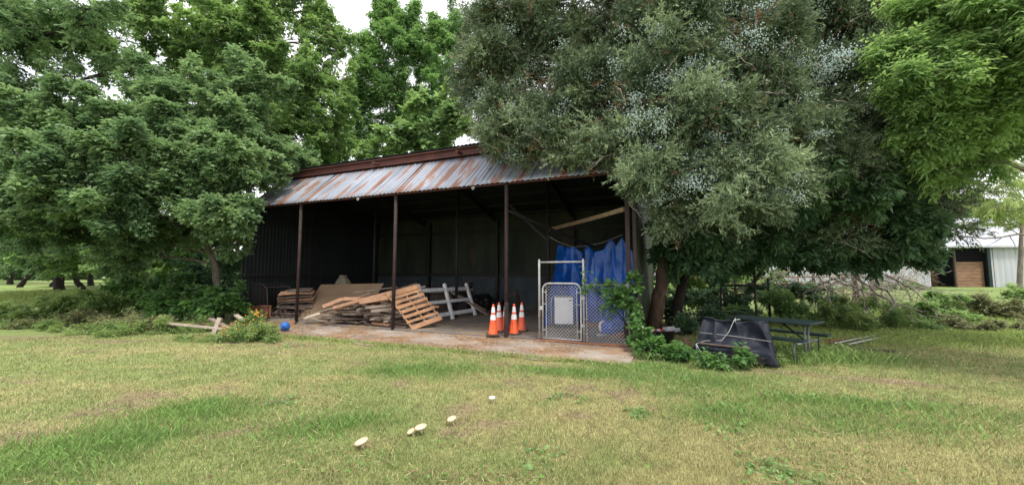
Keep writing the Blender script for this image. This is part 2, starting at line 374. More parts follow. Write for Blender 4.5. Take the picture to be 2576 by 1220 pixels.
def needles(name, blobs, n_twigs, mat, parent, L0=.1, sub=12, tb=.4, k=14, cull=None, flat=.6, wid=.13, shell=.85):
    """cedar: each twig is a plume of thin scaly strands"""
    p, o, t = blob_points(blobs, n_twigs, sub, (.22, .42), shell, flat)
    if cull is not None:
        keep = cull(p); p, o, t = p[keep], o[keep], t[keep]
    N = len(p); d = nrm(o*np.array([1, 1, .6])+rng.normal(0, .4, (N, 3))+np.array([0, 0, -.15]))
    s = rng.uniform(0, 1, (N, k)); tl = rng.uniform(.2, .55, (N, 1))
    base = p[:, None, :]+d[:, None, :]*(s*tl)[:, :, None]
    ld = nrm(d[:, None, :]*.9+rng.normal(0, .55, (N, k, 3))); ln = nrm(rng.normal(0, 1, (N, k, 3))+np.array([0, 0, .6]))
    Ls = L0*rng.uniform(.6, 1.4, (N, k)); tt = np.clip(tb+t[:, None]+rng.normal(0, .18, (N, k)), 0, 1)
    V, F = leaf_quads(base.reshape(-1, 3), ld.reshape(-1, 3), ln.reshape(-1, 3), Ls.ravel(), Ls.ravel()*wid*2)
    return npmesh(name, V, F, mat, parent, tint=np.repeat(tt.ravel(), 4))
OCT = np.array([(1, 0, 0), (-1, 0, 0), (0, 1, 0), (0, -1, 0), (0, 0, 1), (0, 0, -1)], float)
OCF = np.array([(0, 2, 4), (2, 1, 4), (1, 3, 4), (3, 0, 4), (2, 0, 5), (1, 2, 5), (3, 1, 5), (0, 3, 5)])
def beads(name, pts, r, mat, parent):
    V = (pts[:, None, :]+OCT[None]*r[:, None, None]).reshape(-1, 3)
    F = (OCF[None]+np.arange(len(pts))[:, None, None]*6).reshape(-1, 3)
    return npmesh(name, V, F, mat, parent)
def limb(mb, pts, r0, r1, n=7, wob=.05, sub=3):
    pts = [Vector(p) for p in pts]; out = []
    m = len(pts)
    for i in range(m-1):
        p0 = pts[max(i-1, 0)]; p1 = pts[i]; p2 = pts[i+1]; p3 = pts[min(i+2, m-1)]
        for k in range(sub):
            t = k/sub
            q = .5*((2*p1)+(p2-p0)*t+(2*p0-5*p1+4*p2-p3)*t*t+(3*p1-p0-3*p2+p3)*t**3)
            out.append(q+Vector([random.uniform(-wob, wob) for _ in range(3)])*(1 if (i or k) else 0))
    out.append(pts[-1]); L_ = len(out)
    mb.tube(out, [r0+(r1-r0)*(i/(L_-1))**.8 for i in range(L_)], n)
    return out
def blobpx(l):   # (px, py, distance, half-width px, half-height px[, weight]) -> world ellipsoids
    r = []
    for b in l:
        px, py, Y, rx, ry = b[:5]; wt = b[5] if len(b) > 5 else 1
        c = P(px, py, Y); k = Y/FPX
        r.append((tuple(c), (rx*k, (rx+ry)*k*.45, ry*k*1.25), wt*(rx*ry)*1.15/10000.0))
    return r
FUL = 1.0
def tree(name, base, trunk_px, blobs, label, cat, leafm, bark, r0=.2, n=400, k=7, leaf=.09, width=.55, limbs=True, needle=False, group=None, twigs=3, cull=None, **kw):
    """trunk_px: list of world points going up; blobs from blobpx"""
    t = empty(name, base, label, cat, group); mb = MB()
    pts = [Vector(base)-Vector((0, 0, .15))]+[Vector(p) for p in trunk_px]
    path = limb(mb, pts, r0, r0*.12, 10, .03, 4)
    if limbs:
        for (c, r, wt) in blobs:
            c = Vector(c); att = min(path, key=lambda q: (q-c).length+abs(q.z-(c.z-.4))*.7)
            mid = (att+c)/2+Vector((random.uniform(-.2, .2), random.uniform(-.2, .2), random.uniform(-.1, .35)))
            rr = min(r0*.4, .03+.012*(c-att).length)
            pp = limb(mb, [att, mid, c], rr, rr*.35, 6, .05, 4)
            for _ in range(twigs):
                d = Vector(nrm(rng.normal(size=3))); e = c+Vector((d.x*r[0], d.y*r[1], d.z*r[2]*.8))*.75
                s_ = random.choice(pp[len(pp)//2:]); limb(mb, [s_, (s_+e)/2+Vector((0, 0, random.uniform(-.1, .2))), e], rr*.4, .006, 4, .05, 3)
    if needle: cr_ = needles('crown', blobs, n, leafm, t, k=k, cull=cull, **kw)
    else: cr_ = foliage('crown', blobs, n, k, leaf, width, leafm, t, cull=cull, **kw)
    if cull is not None or needle or r0 >= .15:
        for (a_, m_, e_) in BOUGHS:
            if cull is not None and not cull(np.array([a_, m_, e_])).all(): continue
            mb.tube([Vector(a_), Vector(m_)*.5+Vector(a_)*.25+Vector(e_)*.25, Vector(e_)], [.02, .012, .004], 4)
    o = mb.build('trunk', bark, None, smooth=True)
    bl = Vector(base); nv = len(o.data.vertices); a = np.empty(nv*3, np.float32); o.data.vertices.foreach_get('co', a)
    a = a.reshape(-1, 3)-np.array(bl, np.float32); o.data.vertices.foreach_set('co', a.ravel()); o.parent = t
    return t

# ---------------------------------------------------------------- the ground
def gauss(x, y, p, sx, sy, ang=0):
    c, s = math.cos(ang), math.sin(ang); dx = x-p.x; dy = y-p.y
    a = (dx*c+dy*s)/sx; b = (-dx*s+dy*c)/sy; return np.exp(-(a*a+b*b))
LUSH = [(G(1100, 925), .9, .45, -.3), (G(1010, 935), .7, .35, 0), (G(380, 1075), .9, .22, .75), (G(300, 1120), .6, .2, .6), (G(60, 1170), .7, .4, 0), (G(480, 1030), .5, .25, .6), (G(820, 1075), .5, .2, .4),
        (G(1440, 940), .7, .2, -.3), (G(1720, 960), .8, .4, 0), (G(2050, 1010), 1.0, .2, -.2), (G(1830, 1040), .5, .3, 0), (G(1600, 925), .6, .3, 0), (G(2300, 1060), 1.0, .4, 0)]
SOIL = [(G(30, 1100), .35, .25, .4), (G(600, 1085), .3, .12, .6), (G(690, 1010), .4, .12, .5), (G(1260, 915), .45, .16, -.3), (G(1600, 905), .5, .25, -.3), (G(740, 868), .8, .3, -.3), (G(1450, 1045), .22, .12, 0),
        (G(1950, 935), .7, .12, -.4), (G(2250, 960), .8, .2, -.4), (G(560, 860), .8, .2, -.3), (G(80, 850), 1.6, .25, 0), (G(300, 860), 1.2, .2, 0), (G(1800, 745), 2.5, 1.5, 0), (G(1950, 735), 3, 1.5, 0), (G(1700, 800), 1, 1, 0), (G(2130, 745), 2.5, 1, 0), (G(230, 700), 5, 1.0, 0), (G(90, 715), 3, 1.2, 0)]
def lawn(x, y):
    n1 = fbm(x*.55, y*.55, 1, 4); n2 = fbm(x*2.4+5, y*2.4, 2, 3); n3 = fbm(x*9, y*9, 4, 2)
    g = smooth(.30, .60, n1*.55+n2*.45)
    lush = 0; soil = smooth(.70, .80, fbm(x*1.7, y*1.7, 21, 4))*.7
    for p, a, b, an in LUSH: lush = lush+gauss(x, y, p, a*1.2, b*1.3, an)*smooth(.25, .75, n2*.6+n3*.4)*1.1
    for p, a, b, an in SOIL: soil = soil+gauss(x, y, p, a, b, an)*(.5+n3)*.95
    lush = np.clip(lush, 0, 1); soil = np.clip(soil, 0, 1)*(1-lush*.5)
    return g, lush, soil, n3
C_STRAW = np.array((.315, .30, .135)); C_GREEN = np.array((.215, .26, .092)); C_LUSH = np.array((.155, .24, .075)); C_SOIL = np.array((.22, .16, .105))
def lawn_col(x, y):
    g, lush, soil, n3 = lawn(x, y)
    c = C_STRAW*(1-g[:, None])+C_GREEN*g[:, None]
    c = c*(1-lush[:, None]*.8)+C_LUSH*lush[:, None]*.8; c = c*(1-soil[:, None])+C_SOIL*soil[:, None]
    r = np.hypot(x, y); far = smooth(13, 24, r)[:, None]*(1-soil[:, None]*.8); c = c*(1-far*.75)+np.array((.17, .25, .07))*far*.75
    return c*(.8+.4*n3[:, None]), lush, soil
def axis(a, b, n, k):
    t = np.linspace(-1, 1, n); s = np.sinh(t*k)/math.sinh(k); return (a+b)/2+(b-a)/2*s
gx = axis(-170, 170, 461, 4.2); gy = np.concatenate([np.linspace(-30, 1, 14), np.linspace(1.2, 26, 300), np.linspace(26.5, 60, 60), np.linspace(63, 260, 40)])
X, Y = np.meshgrid(gx, gy); x = X.ravel(); y = Y.ravel(); z = T(x, y)
V = np.stack([x, y, z], 1); nx, ny = len(gx), len(gy); I = np.arange(nx*ny).reshape(ny, nx)
F = np.stack([I[:-1, :-1], I[:-1, 1:], I[1:, 1:], I[1:, :-1]], -1).reshape(-1, 4)
c, lu, sl = lawn_col(x, y)
tag(npmesh('ground', V, F, M['ground'], col=c*.9, smooth=True), kind='structure')

# shed floor and apron
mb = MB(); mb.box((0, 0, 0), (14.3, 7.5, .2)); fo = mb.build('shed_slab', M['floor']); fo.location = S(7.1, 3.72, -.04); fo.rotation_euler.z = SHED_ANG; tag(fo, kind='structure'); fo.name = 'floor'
def apron(s_, t_):
    u = 3.2+s_*11.1; v = -.02-t_*(2.05+.12*math.sin(u*1.7)+.08*math.sin(u*4.1)) if t_ > .5 else -.02-t_*2.05
    return S(u, v, .012-.012*t_)
mb = MB(); mb.grid(apron, 60, 6); ap = mb.build('pavement', M['concrete'], solid=.0)
tag(ap, kind='structure')

# ---------------------------------------------------------------- the shed
shed = empty('metal_shed', S(7, 0, 0), 'open-front metal shed with rust-streaked corrugated canopy and dark interior', 'shed')
def sheet(a, b, c, period=.15, amp=.014, rows=6, rag=0):
    """corrugated sheet: a->b runs across the ribs, a->c along them"""
    a, b, c = Vector(a), Vector(b), Vector(c); nrm_ = (b-a).cross(c-a).normalized(); W = (b-a).length; n = int(W/period*4)
    mb = MB()
    def fn(s_, t_):
        ph = s_*W/period*2*math.pi; off = math.sin(ph)*amp
        lip = rag*(t_ < .001 or t_ > .999)*math.sin(s_*W*1.64)*math.sin(s_*W*5.3)
        seam = .012 if (s_*W) % .66 < .05 else 0
        return a+(b-a)*s_+(c-a)*t_+nrm_*(off+seam)+(c-a).normalized()*lip
    mb.grid(fn, n, rows); return mb
UL, UR, DB = 0.0, 14.12, 7.4
VF, ZE, VT, ZT = -.12, 4.2, 1.5, 5.6
# canopy in lighter galvanised sheet with rust running down the slope
mg = M['galv']; n_ = mg.node_tree
cuv = mg
def canopy_mat():
    m = mat('canopy_sheet', (.29, .315, .36), (.205, .225, .26), rough=.45, metal=.25, scale=.8, spec=.5)
    n = m.node_tree; b = n.nodes['Principled BSDF']; src = b.inputs['Base Color'].links[0].from_socket
    t = n.nodes.new('ShaderNodeTexCoord'); sp = n.nodes.new('ShaderNodeSeparateXYZ'); n.links.new(t.outputs['Object'], sp.inputs[0])
    def math_(op, a, b_=None):
        q = n.nodes.new('ShaderNodeMath'); q.operation = op
        for i, s_ in enumerate((a, b_)):
            if s_ is None: continue
            if isinstance(s_, (int, float)): q.inputs[i].default_value = s_
            else: n.links.new(s_, q.inputs[i])
        return q.outputs[0]
    # each sheet is .66 m wide: a number per sheet picks how far it has rusted
    cell = math_('FLOOR', math_('DIVIDE', sp.outputs[0], .66))
    wn = n.nodes.new('ShaderNodeTexWhiteNoise'); wn.noise_dimensions = '1D'; n.links.new(cell, wn.inputs['W'])
    fr = math_('FRACT', math_('DIVIDE', sp.outputs[0], .66))
    mp = n.nodes.new('ShaderNodeMapping'); mp.inputs['Scale'].default_value = (3.4, .55, .55); n.links.new(t.outputs['Object'], mp.inputs[0])
    ns = n.nodes.new('ShaderNodeTexNoise'); ns.inputs['Scale'].default_value = 1.15; ns.inputs['Detail'].default_value = 9; ns.inputs['Roughness'].default_value = .6
    n.links.new(mp.outputs[0], ns.inputs['Vector'])
    edge = math_('ABSOLUTE', math_('SUBTRACT', fr, .45)); edge = math_('MULTIPLY', edge, .42)
    val = math_('SUBTRACT', math_('ADD', ns.outputs['Fac'], math_('MULTIPLY', wn.outputs['Value'], .09)), edge)
    mr = n.nodes.new('ShaderNodeMapRange'); mr.inputs[1].default_value = .468; mr.inputs[2].default_value = .5; n.links.new(val, mr.inputs[0])
    mx = n.nodes.new('ShaderNodeMix'); mx.data_type = 'RGBA'; n.links.new(mr.outputs[0], mx.inputs[0]); n.links.new(src, mx.inputs[6])
    rr = n.nodes.new('ShaderNodeValToRGB'); rr.color_ramp.elements[0].color = (.28, .165, .12, 1); rr.color_ramp.elements[1].color = (.17, .085, .058, 1)
    rr.color_ramp.elements[0].position = .47; rr.color_ramp.elements[1].position = .62; n.links.new(val, rr.inputs[0]); n.links.new(rr.outputs[0], mx.inputs[7])
    # sheet joints: a dark seam line
    sm = math_('LESS_THAN', fr, .045)
    mx2 = n.nodes.new('ShaderNodeMix'); mx2.data_type = 'RGBA'; n.links.new(math_('MULTIPLY', sm, .75), mx2.inputs[0]); n.links.new(mx.outputs[2], mx2.inputs[6]); mx2.inputs[7].default_value = (.10, .10, .11, 1)
    n.links.new(mx2.outputs[2], b.inputs['Base Color']); return m
M['canopy'] = canopy_mat()
def local(o, ang=SHED_ANG):   # give a shed part the shed's own axes so its texture runs with its ribs
    n = len(o.data.vertices); a = np.empty(n*3, np.float32); o.data.vertices.foreach_get('co', a); a = a.reshape(-1, 3)
    b = np.array(S(7, 0, 0), np.float32); a = a-b; c_, s_ = math.cos(-ang), math.sin(-ang)
    x_ = a[:, 0]*c_-a[:, 1]*s_; y_ = a[:, 0]*s_+a[:, 1]*c_; a[:, 0] = x_; a[:, 1] = y_
    o.data.vertices.foreach_set('co', a.ravel()); o.matrix_parent_inverse = Matrix.Identity(4); o.rotation_euler.z = ang; return o
def part(mb, name, m, **k):
    o = mb.build(name, m, None, **k); o.parent = shed; return local(o)
cp = part(sheet(S(UL+.15, VF, ZE), S(UR+.1, VF, ZE), S(UL+.15, VT, ZT), rag=.012), 'roof_canopy', M['canopy'], smooth=True, solid=.004)
mb = MB(); mb.beam(S(UL+.2, VF+.12, ZE-.01), S(UR, VF+.12, ZE-.01), .04, .05)
part(mb, 'eave_purlin', M['rust_beam'])
mb = MB(); mb.beam(S(UL+.05, VT+.02, ZT+.17), S(UR+.2, VT+.02, ZT+.17), .06, .26); mb.beam(S(UL+.05, VT-.03, ZT+.29), S(UR+.2, VT-.03, ZT+.29), .16, .03); mb.beam(S(UL+.05, VT-.03, ZT+.045), S(UR+.2, VT-.03, ZT+.045), .16, .03)
part(mb, 'roof_beam', M['rust_beam'])
for u in (5.1, 8.6):
    mb = MB(); c0 = S(u, VT-.32, ZT+.12); mb.tube([c0, S(u, VT, ZT+.12)], .05, 12); part(mb, 'pipe_stub', M['rust_beam'])
for u in (5.75, 9.95):
    mb = MB(); ring = [S(u, VF-.03, ZE-.09)+EX*math.cos(a)*.035+Vector((0, 0, math.sin(a)*.035)) for a in np.linspace(0, 2*math.pi, 13)]
    mb.tube(ring, .014, 6); part(mb, 'eave_ring', M['pipe'])
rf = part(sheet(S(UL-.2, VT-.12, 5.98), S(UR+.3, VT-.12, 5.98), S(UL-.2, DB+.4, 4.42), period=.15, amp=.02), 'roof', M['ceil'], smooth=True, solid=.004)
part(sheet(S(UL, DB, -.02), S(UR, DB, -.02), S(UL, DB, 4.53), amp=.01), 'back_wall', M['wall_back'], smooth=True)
part(sheet(S(UL, DB-.03, -.02), S(UR, DB-.03, -.02), S(UL, DB-.03, 1.62), amp=.01), 'lower_wall_sheet', M['wall_low'], smooth=True)
def side_wall(u, m, name, fr=-.0):
    # top follows canopy then roof
    def top(v):
        if v < VT: return ZE+.02+(v-VF)/(VT-VF)*(ZT-ZE)-.06
        return 5.98-(v-VT+.12)/(DB+.4-VT+.12)*1.56+.01
    n = int((DB-fr)/.15*4); mb = MB()
    def fn(s_, t_):
        v = fr+(DB-fr)*s_; return S(u+.012*math.sin(v/.15*2*math.pi), v, -.02+(top(v)+.02)*t_)
    mb.grid(fn, n, 5); part(mb, name, m, smooth=True, solid=.004)
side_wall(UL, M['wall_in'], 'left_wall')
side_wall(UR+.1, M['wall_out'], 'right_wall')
mb = MB()
for v in (.0,):
    mb.beam(S(UR-.02, 0, -.02), S(UR-.02, 0, 4.3), .1, .1, up=EX)
part(mb, 'corner_post', M['rust_steel'])
mb = MB(); mb.beam(S(UR+.14, -.02, -.02), S(UR+.14, -.02, 4.2), .08, .08, up=EX); part(mb, 'corner_trim', M['rust_steel'])
for u in (3.02, 7.15, 10.91):
    mb = MB(); mb.tube([S(u, 0, .0), S(u, 0, 4.25)], .052, 14); mb.lathe([(.052, .02), (.06, .05), (.06, .9), (.052, .95)], 14, S(u, 0, 0)) if u > 10 else None
    o = mb.build('post', M['rust_steel'], None, smooth=True, bevel=0); o.parent = shed; local(o)
    mb = MB(); mb.tube([S(u, 3.7, .0), S(u, 3.7, 5.35)], .055, 10); o = mb.build('inner_post', M['dark_steel'], None, smooth=True); o.parent = shed; local(o)
for u in (3.4, 7.25, 10.95):
    mb = MB(); mb.beam(S(u, DB-.14, 0), S(u, DB-.14, 4.35), .16, .12, up=EX); part(mb, 'wall_column', M['dark_steel'])
for z_ in (1.68, 3.75):
    mb = MB(); mb.beam(S(.05, DB-.1, z_), S(UR, DB-.1, z_), .08, .15); part(mb, 'wall_rail', M['dark_steel'])
    mb = MB(); mb.beam(S(.1, .05, z_), S(.1, DB, z_), .1, .13 if z_ < 2 else .1); part(mb, 'wall_rail', M['dark_steel'])
mb = MB(); mb.beam(S(.12, 2.9, 0), S(.12, 2.9, 5.2), .12, .14, up=EX); part(mb, 'wall_column', M['dark_steel'])
for u in (.12, 3.05, 7.15, 10.91, 14.0):
    mb = MB(); mb.beam(S(u, VF+.1, ZE-.02), S(u, VT, ZT-.08), .09, .14); mb.beam(S(u, VT, 5.72), S(u, DB-.1, 4.28), .1, .2); part(mb, 'rafter', M['dark_steel'])
for v in np.arange(2.2, 7.3, .95):
    z_ = 5.86-(v-VT)/(DB+.4-VT)*1.52; mb = MB(); mb.beam(S(.1, v, z_-.02), S(UR, v, z_-.02), .05, .09); part(mb, 'purlin', M['dark_steel'])
# knee braces at the inner posts
mb = MB(); mb.beam(S(10.9, 3.7, 2.9), S(9.3, 3.6, 4.4), .06, .08); mb.beam(S(12.6, 3.6, 2.6), S(10.9, .1, 3.45), .05, .07); part(mb, 'brace', M['dark_steel'])
# lean-to roof continuing to the left
lt = part(sheet(S(-3.2, .6, 4.35), S(.1, .6, 4.35), S(-3.2, 2.3, 5.25), rag=.01), 'lean_to_roof', M['canopy'], smooth=True, solid=.004)

def thing(mb, name, m, label, cat, group=None, **k):
    o = mb.build(name, m, None, **k); tag(o, label, cat, group); return center(o)
mb = MB(); mb.beam(S(10.95, 3.7, 3.3), S(UR-.1, .05, 3.28), .04, .11, seg=6, bow=-.02, j=.01)
thing(mb, 'timber_beam', M['wood_tan'], 'long tan timber spanning high between inner post and right corner post', 'timber')

# ---------------------------------------------------------------- traffic cones
def cone(p, rz, label, worn=False, tilt=(0, 0)):
    t = empty('traffic_cone', p, label, 'traffic cone', 'orange traffic cones by the middle post'); t.rotation_euler = (tilt[0], tilt[1], rz); t.scale = (.94, .94, .92)
    om = M['orange_worn'] if worn else M['orange']
    r = lambda z_: .135-(z_-.04)*(.135-.028)/.86
    mb = MB(); mb.box((0, 0, .02), (.37, .37, .04)); b = mb.build('base', M['rubber'], None, bevel=.012); b.parent = t
    mb = MB(); mb.lathe([(r(.04)+.012, .04), (r(.06), .06), (r(.48), .48), (r(.9), .895), (r(.9)*.7, .902), (.008, .903)], 28); b = mb.build('cone_body', om, None, smooth=True); b.parent = t
    for z0, z1 in ((.45, .60), (.66, .82)):
        mb = MB(); mb.lathe([(r(z0)+.003, z0), (r(z1)+.003, z1)], 28); mb.f = [f for f in mb.f if len(f) == 4]; b = mb.build('reflective_collar', M['reflect'], None, smooth=True); b.parent = t
    if not worn:
        for k in range(4):
            mb = MB(); z_ = .17+k*.055; a = R(-95); q = Vector((math.cos(a), math.sin(a), 0))*(r(z_)+.003); s_ = Vector((-math.sin(a), math.cos(a), 0))
            mb.add([q-s_*.009+Vector((0, 0, z_-.014)), q+s_*.009+Vector((0, 0, z_-.014)), q*.97+s_*.009+Vector((0, 0, z_+.014)), q*.97-s_*.009+Vector((0, 0, z_+.014))], [(0, 1, 2, 3)])
            b = mb.build('stencilled_letter', M['black'], None); b.parent = t
    return t
FZ = .062
for (px, py, rz, lab, wn) in ((1240, 843, .1, 'bright orange cone standing furthest to the left and nearest the slab edge', False),
                              (1255, 834, -.3, 'faded orange cone just behind the leftmost cone', True),
                              (1272, 831, .2, 'cone mostly hidden behind the rusty middle post', True),
                              (1293, 841, -.35, 'bright orange cone with dark stencilled letters right of the middle post', False),
                              (1312, 833, -.2, 'faded orange cone furthest to the right, behind the stencilled one', True)):
    p = G(px, py, FZ); cone(p, rz, lab, wn, (random.uniform(-.01, .01), random.uniform(-.015, .015)))

# ---------------------------------------------------------------- gate and chain-link
VG = -.1
def gp(u, z_, dv=0): return S(u, VG+dv, z_)
def chainlink(u0, u1, z0, z1, cell=.085, r=.0036, dv=0, corner=0):
    mb = MB(); W = u1-u0; H = z1-z0
    def clip(a, b, c, d):   # segment param clip to rectangle
        t0, t1 = 0, 1
        for p_, q_ in ((-(c-a), a), (c-a, W-a), (-(d-b), b), (d-b, H-b)):
            if abs(p_) < 1e-9:
                if q_ < 0: return None
                continue
            t_ = q_/p_
            if p_ < 0: t0 = max(t0, t_)
            else: t1 = min(t1, t_)
        return (t0, t1) if t0 < t1 else None
    for sgn in (1, -1):
        k = -int(H/cell)-1
        while k*cell < W+H:
            a, b, c_, d = (k*cell, 0, k*cell+H, H) if sgn > 0 else (k*cell+H, 0, k*cell, H)
            if sgn < 0: a, c_ = k*cell+H, k*cell
            q = clip(a, b, c_, d)
            if q:
                A = (a+(c_-a)*q[0], b+(d-b)*q[0]); B = (a+(c_-a)*q[1], b+(d-b)*q[1])
                mb.tube([gp(u0+A[0], z0+A[1], dv+sgn*.002), gp(u0+B[0], z0+B[1], dv+sgn*.002)], r, 3, caps=False)
            k += 1
    return mb
U1, U2, U3 = 11.88, 13.03, 14.12
fr = empty('gate_frame', S(U1, VG, .04), 'tall pale pipe gateway frame with crossbar in front of blue tarps', 'gate frame')
def prt(mb, name, m, par, **k):
    o = mb.build(name, m, None, **k); n = len(o.data.vertices); a = np.empty(n*3, np.float32); o.data.vertices.foreach_get('co', a); a = a.reshape(-1, 3)-np.array(world_loc(par), np.float32)
    o.data.vertices.foreach_set('co', a.ravel()); o.parent = par; return o
for u in (U1, U2):
    prt(MB().tube([gp(u, .0), gp(u, 2.06), gp(u, 2.09)], [.03, .03, .015], 12), 'post', M['pipe'], fr, smooth=True)
prt(MB().tube([gp(U1, 2.01), gp(U2, 2.01)], .025, 12), 'crossbar', M['pipe'], fr, smooth=True)
gt = empty('chain_link_gate', S(U1+.08, VG, .05), 'rounded-top chain-link gate with pale pipe rim in the doorway frame', 'gate')
a0, a1, zb, zt, rc = U1+.09, U2-.07, .09, 1.47, .17
path = [(a0, zb), (a0, zt-rc)]+[(a0+rc-rc*math.cos(t), zt-rc+rc*math.sin(t)) for t in np.linspace(.2, 1.57, 6)]+[(a1-rc+rc*math.sin(t), zt-rc+rc*math.cos(t)) for t in np.linspace(0, 1.37, 6)]+[(a1, zt-rc), (a1, zb), (a0, zb)]
prt(MB().tube([gp(u, z_) for u, z_ in path], .024, 10), 'rim', M['pipe'], gt, smooth=True)
prt(chainlink(a0+.06, a1-.06, zb, zt-.05), 'chain_link_mesh', M['wire'], gt)
for u in (a0+.1, a1-.1):
    prt(MB().tube([gp(u, zb+.05, -.02), gp(u, zt-.14, -.02)], .009, 6), 'tension_bar', M['pipe'], gt)
for u, s_ in ((a0, 1), (a1, -1)):
    for z_ in (.3, .95, 1.25): prt(MB().tube([gp(u, z_, -.02), gp(u+s_*.1, z_, -.02)], .012, 6), 'bracket', M['pipe'], gt)
for z_ in (.45, 1.12): prt(MB().beam(gp(a1, z_), gp(U2+.03, z_), .05, .07), 'hinge', M['pipe'], gt)
prt(MB().beam(gp(a0-.08, .85, -.03), gp(a0+.02, .85, -.03), .03, .1), 'latch', M['pipe'], gt)
pn = empty('chain_link_fence', S(U2+.05, VG, .04), 'chain-link fence panel with vine climbing its right end, beside the gate', 'fence')
prt(chainlink(U2+.06, U3-.08, .06, 1.42), 'chain_link_mesh', M['wire'], pn)
prt(MB().tube([gp(U2+.03, 1.44), gp(U3-.03, 1.44)], .022, 10), 'top_rail', M['pipe'], pn, smooth=True)
prt(MB().tube([gp(U3-.03, -.02), gp(U3-.03, 1.5)], .03, 10), 'post', M['pipe'], pn, smooth=True)
for u in (U2+.07, U3-.12): prt(MB().tube([gp(u, .06, -.01), gp(u, 1.35, -.01)], .01, 6), 'tension_bar', M['pipe'], pn)
for z_ in (.25, .6, 1.0): prt(MB().tube([gp(U2+.0, z_), gp(U2+.08, z_, -.01)], .014, 6), 'bracket', M['pipe'], pn)
mb = MB(); mb.tube([gp(U1-.05, .03, -.05), gp((U1+U2)/2, .045, -.05), gp(U2, .03, -.05), gp(U3-.05, .035, -.05)], .024, 8)
thing(mb, 'rusty_pipe', M['rust_pipe'], 'rusty pipe lying along the foot of the gate and fence panel', 'pipe')

# ---------------------------------------------------------------- things behind the gate
def rot(a): return Matrix.Rotation(a, 3, 'Z')
fp = G(1419, 827, FZ); fa = SHED_ANG+.33
fz = empty('mini_fridge', fp+Vector((0, 0, .13)), 'small white fridge with dark badge on a wheeled dolly behind the gate', 'fridge'); fz.rotation_euler.z = fa
def lp(mb, name, m, par, **k):
    o = mb.build(name, m, None, **k); o.parent = par; return o
lp(MB().box((0, .28, .42), (.54, .48, .8)), 'cabinet', M['black'], fz, bevel=.01)
lp(MB().box((0, .015, .41), (.555, .04, .80)), 'door', M['enamel'], fz, bevel=.012)
lp(MB().box((0, .27, .832), (.56, .5, .02)), 'top', M['grey_cloth'], fz, bevel=.004)
lp(MB().box((.19, -.008, .72), (.085, .006, .022)), 'badge', M['black'], fz)
dl = empty('dolly', fp, 'low wheeled dolly carrying the small white fridge', 'dolly'); dl.rotation_euler.z = fa
lp(MB().box((0, .25, .105), (.62, .56, .03)), 'deck', M['dark_steel'], dl)
lp(MB().tube([(-.36, .2, .12), (-.38, .22, .75), (-.36, .2, .9), (-.3, .26, .93)], .012, 8), 'handle', M['pipe'], dl, smooth=True)
for xx in (-.25, .25):
    for yy in (.03, .47): lp(MB().tube([(xx-.02, yy, .045), (xx+.02, yy, .045)], .045, 14), 'wheel', M['rubber'], dl)
def tarp(name, pts_top, pts_bot, label, nf, seed, amp=.07):
    rs = random.Random(seed); ph = [rs.uniform(0, 6.28) for _ in range(6)]
    def interp(pl, s_):
        k = s_*(len(pl)-1); i = min(int(k), len(pl)-2); f = k-i; f = f*f*(3-2*f) if len(pl) > 3 else f
        return pl[i]*(1-f)+pl[i+1]*f
    def fn(s_, t_):
        # t 0 top, 1 bottom; cloth hangs from hooks, sagging between
        a = interp(pts_top, s_); b = interp(pts_bot, s_); p = a*(1-t_)+b*t_
        sag = abs(math.sin(s_*math.pi*(len(pts_top)-1)/2))
        w_ = (.25+t_)*amp
        sw = s_+.06*math.sin(t_*3+ph[4])+.05*math.sin(s_*9+ph[5])
        off = (1-abs(math.sin(sw*nf*2.2+ph[0]+t_*.5)))*w_*1.6+math.sin(sw*nf*7+ph[1]-t_*2.6)*w_*.3+math.sin(t_*7+s_*9+ph[2])*.035+abs(math.sin(t_*9-s_*12+ph[3]))*.025
        p = p+Vector((NY.x, NY.y, 0))*off+EX*math.sin(t_*5+s_*nf*6.28)*.03
        return p
    mb = MB(); mb.grid(fn, 90, 50); o = mb.build(name, M['tarp'], None, smooth=True, solid=.003); tag(o, label, 'tarp', 'blue tarps hung in the shed'); return center(o)
YT = 13.6
def tp(px, py, Y=YT): return P(px, py, Y)
tarp('tarp', [tp(1404, 614), tp(1425, 622), tp(1447, 620), tp(1465, 634), tp(1478, 620)], [G(1366, 822, FZ+.03), G(1400, 815, FZ+.03), G(1425, 812, FZ+.03), G(1455, 812, FZ+.03), G(1484, 812, FZ+.03)], 'creased blue tarp hanging from the cord behind the small fridge', 3, 1)
tarp('tarp', [tp(1476, 618, 13.4), tp(1496, 634, 13.4), tp(1518, 626, 13.3), tp(1537, 602, 13.2), tp(1550, 622, 13), tp(1562, 594, 12.8), tp(1590, 630, 12.5)], [G(1480, 812, FZ+.03), G(1500, 814, FZ+.03), G(1520, 815, FZ+.03), G(1540, 815, FZ+.03), G(1560, 816, FZ+.03), G(1580, 818, FZ+.03), G(1600, 820, FZ+.03)], 'wider blue tarp with pointed peaks hanging by the right corner post', 4, 2)
mb = MB(); c_ = [tp(1380, 595, 14.1), tp(1408, 610), tp(1440, 621), tp(1472, 619), tp(1510, 612, 13.3), tp(1540, 601, 13.1), tp(1566, 590, 12.6)]
mb.tube(c_, .008, 5); thing(mb, 'cord', M['rope'], 'sagging cord the two blue tarps hang from', 'cord')
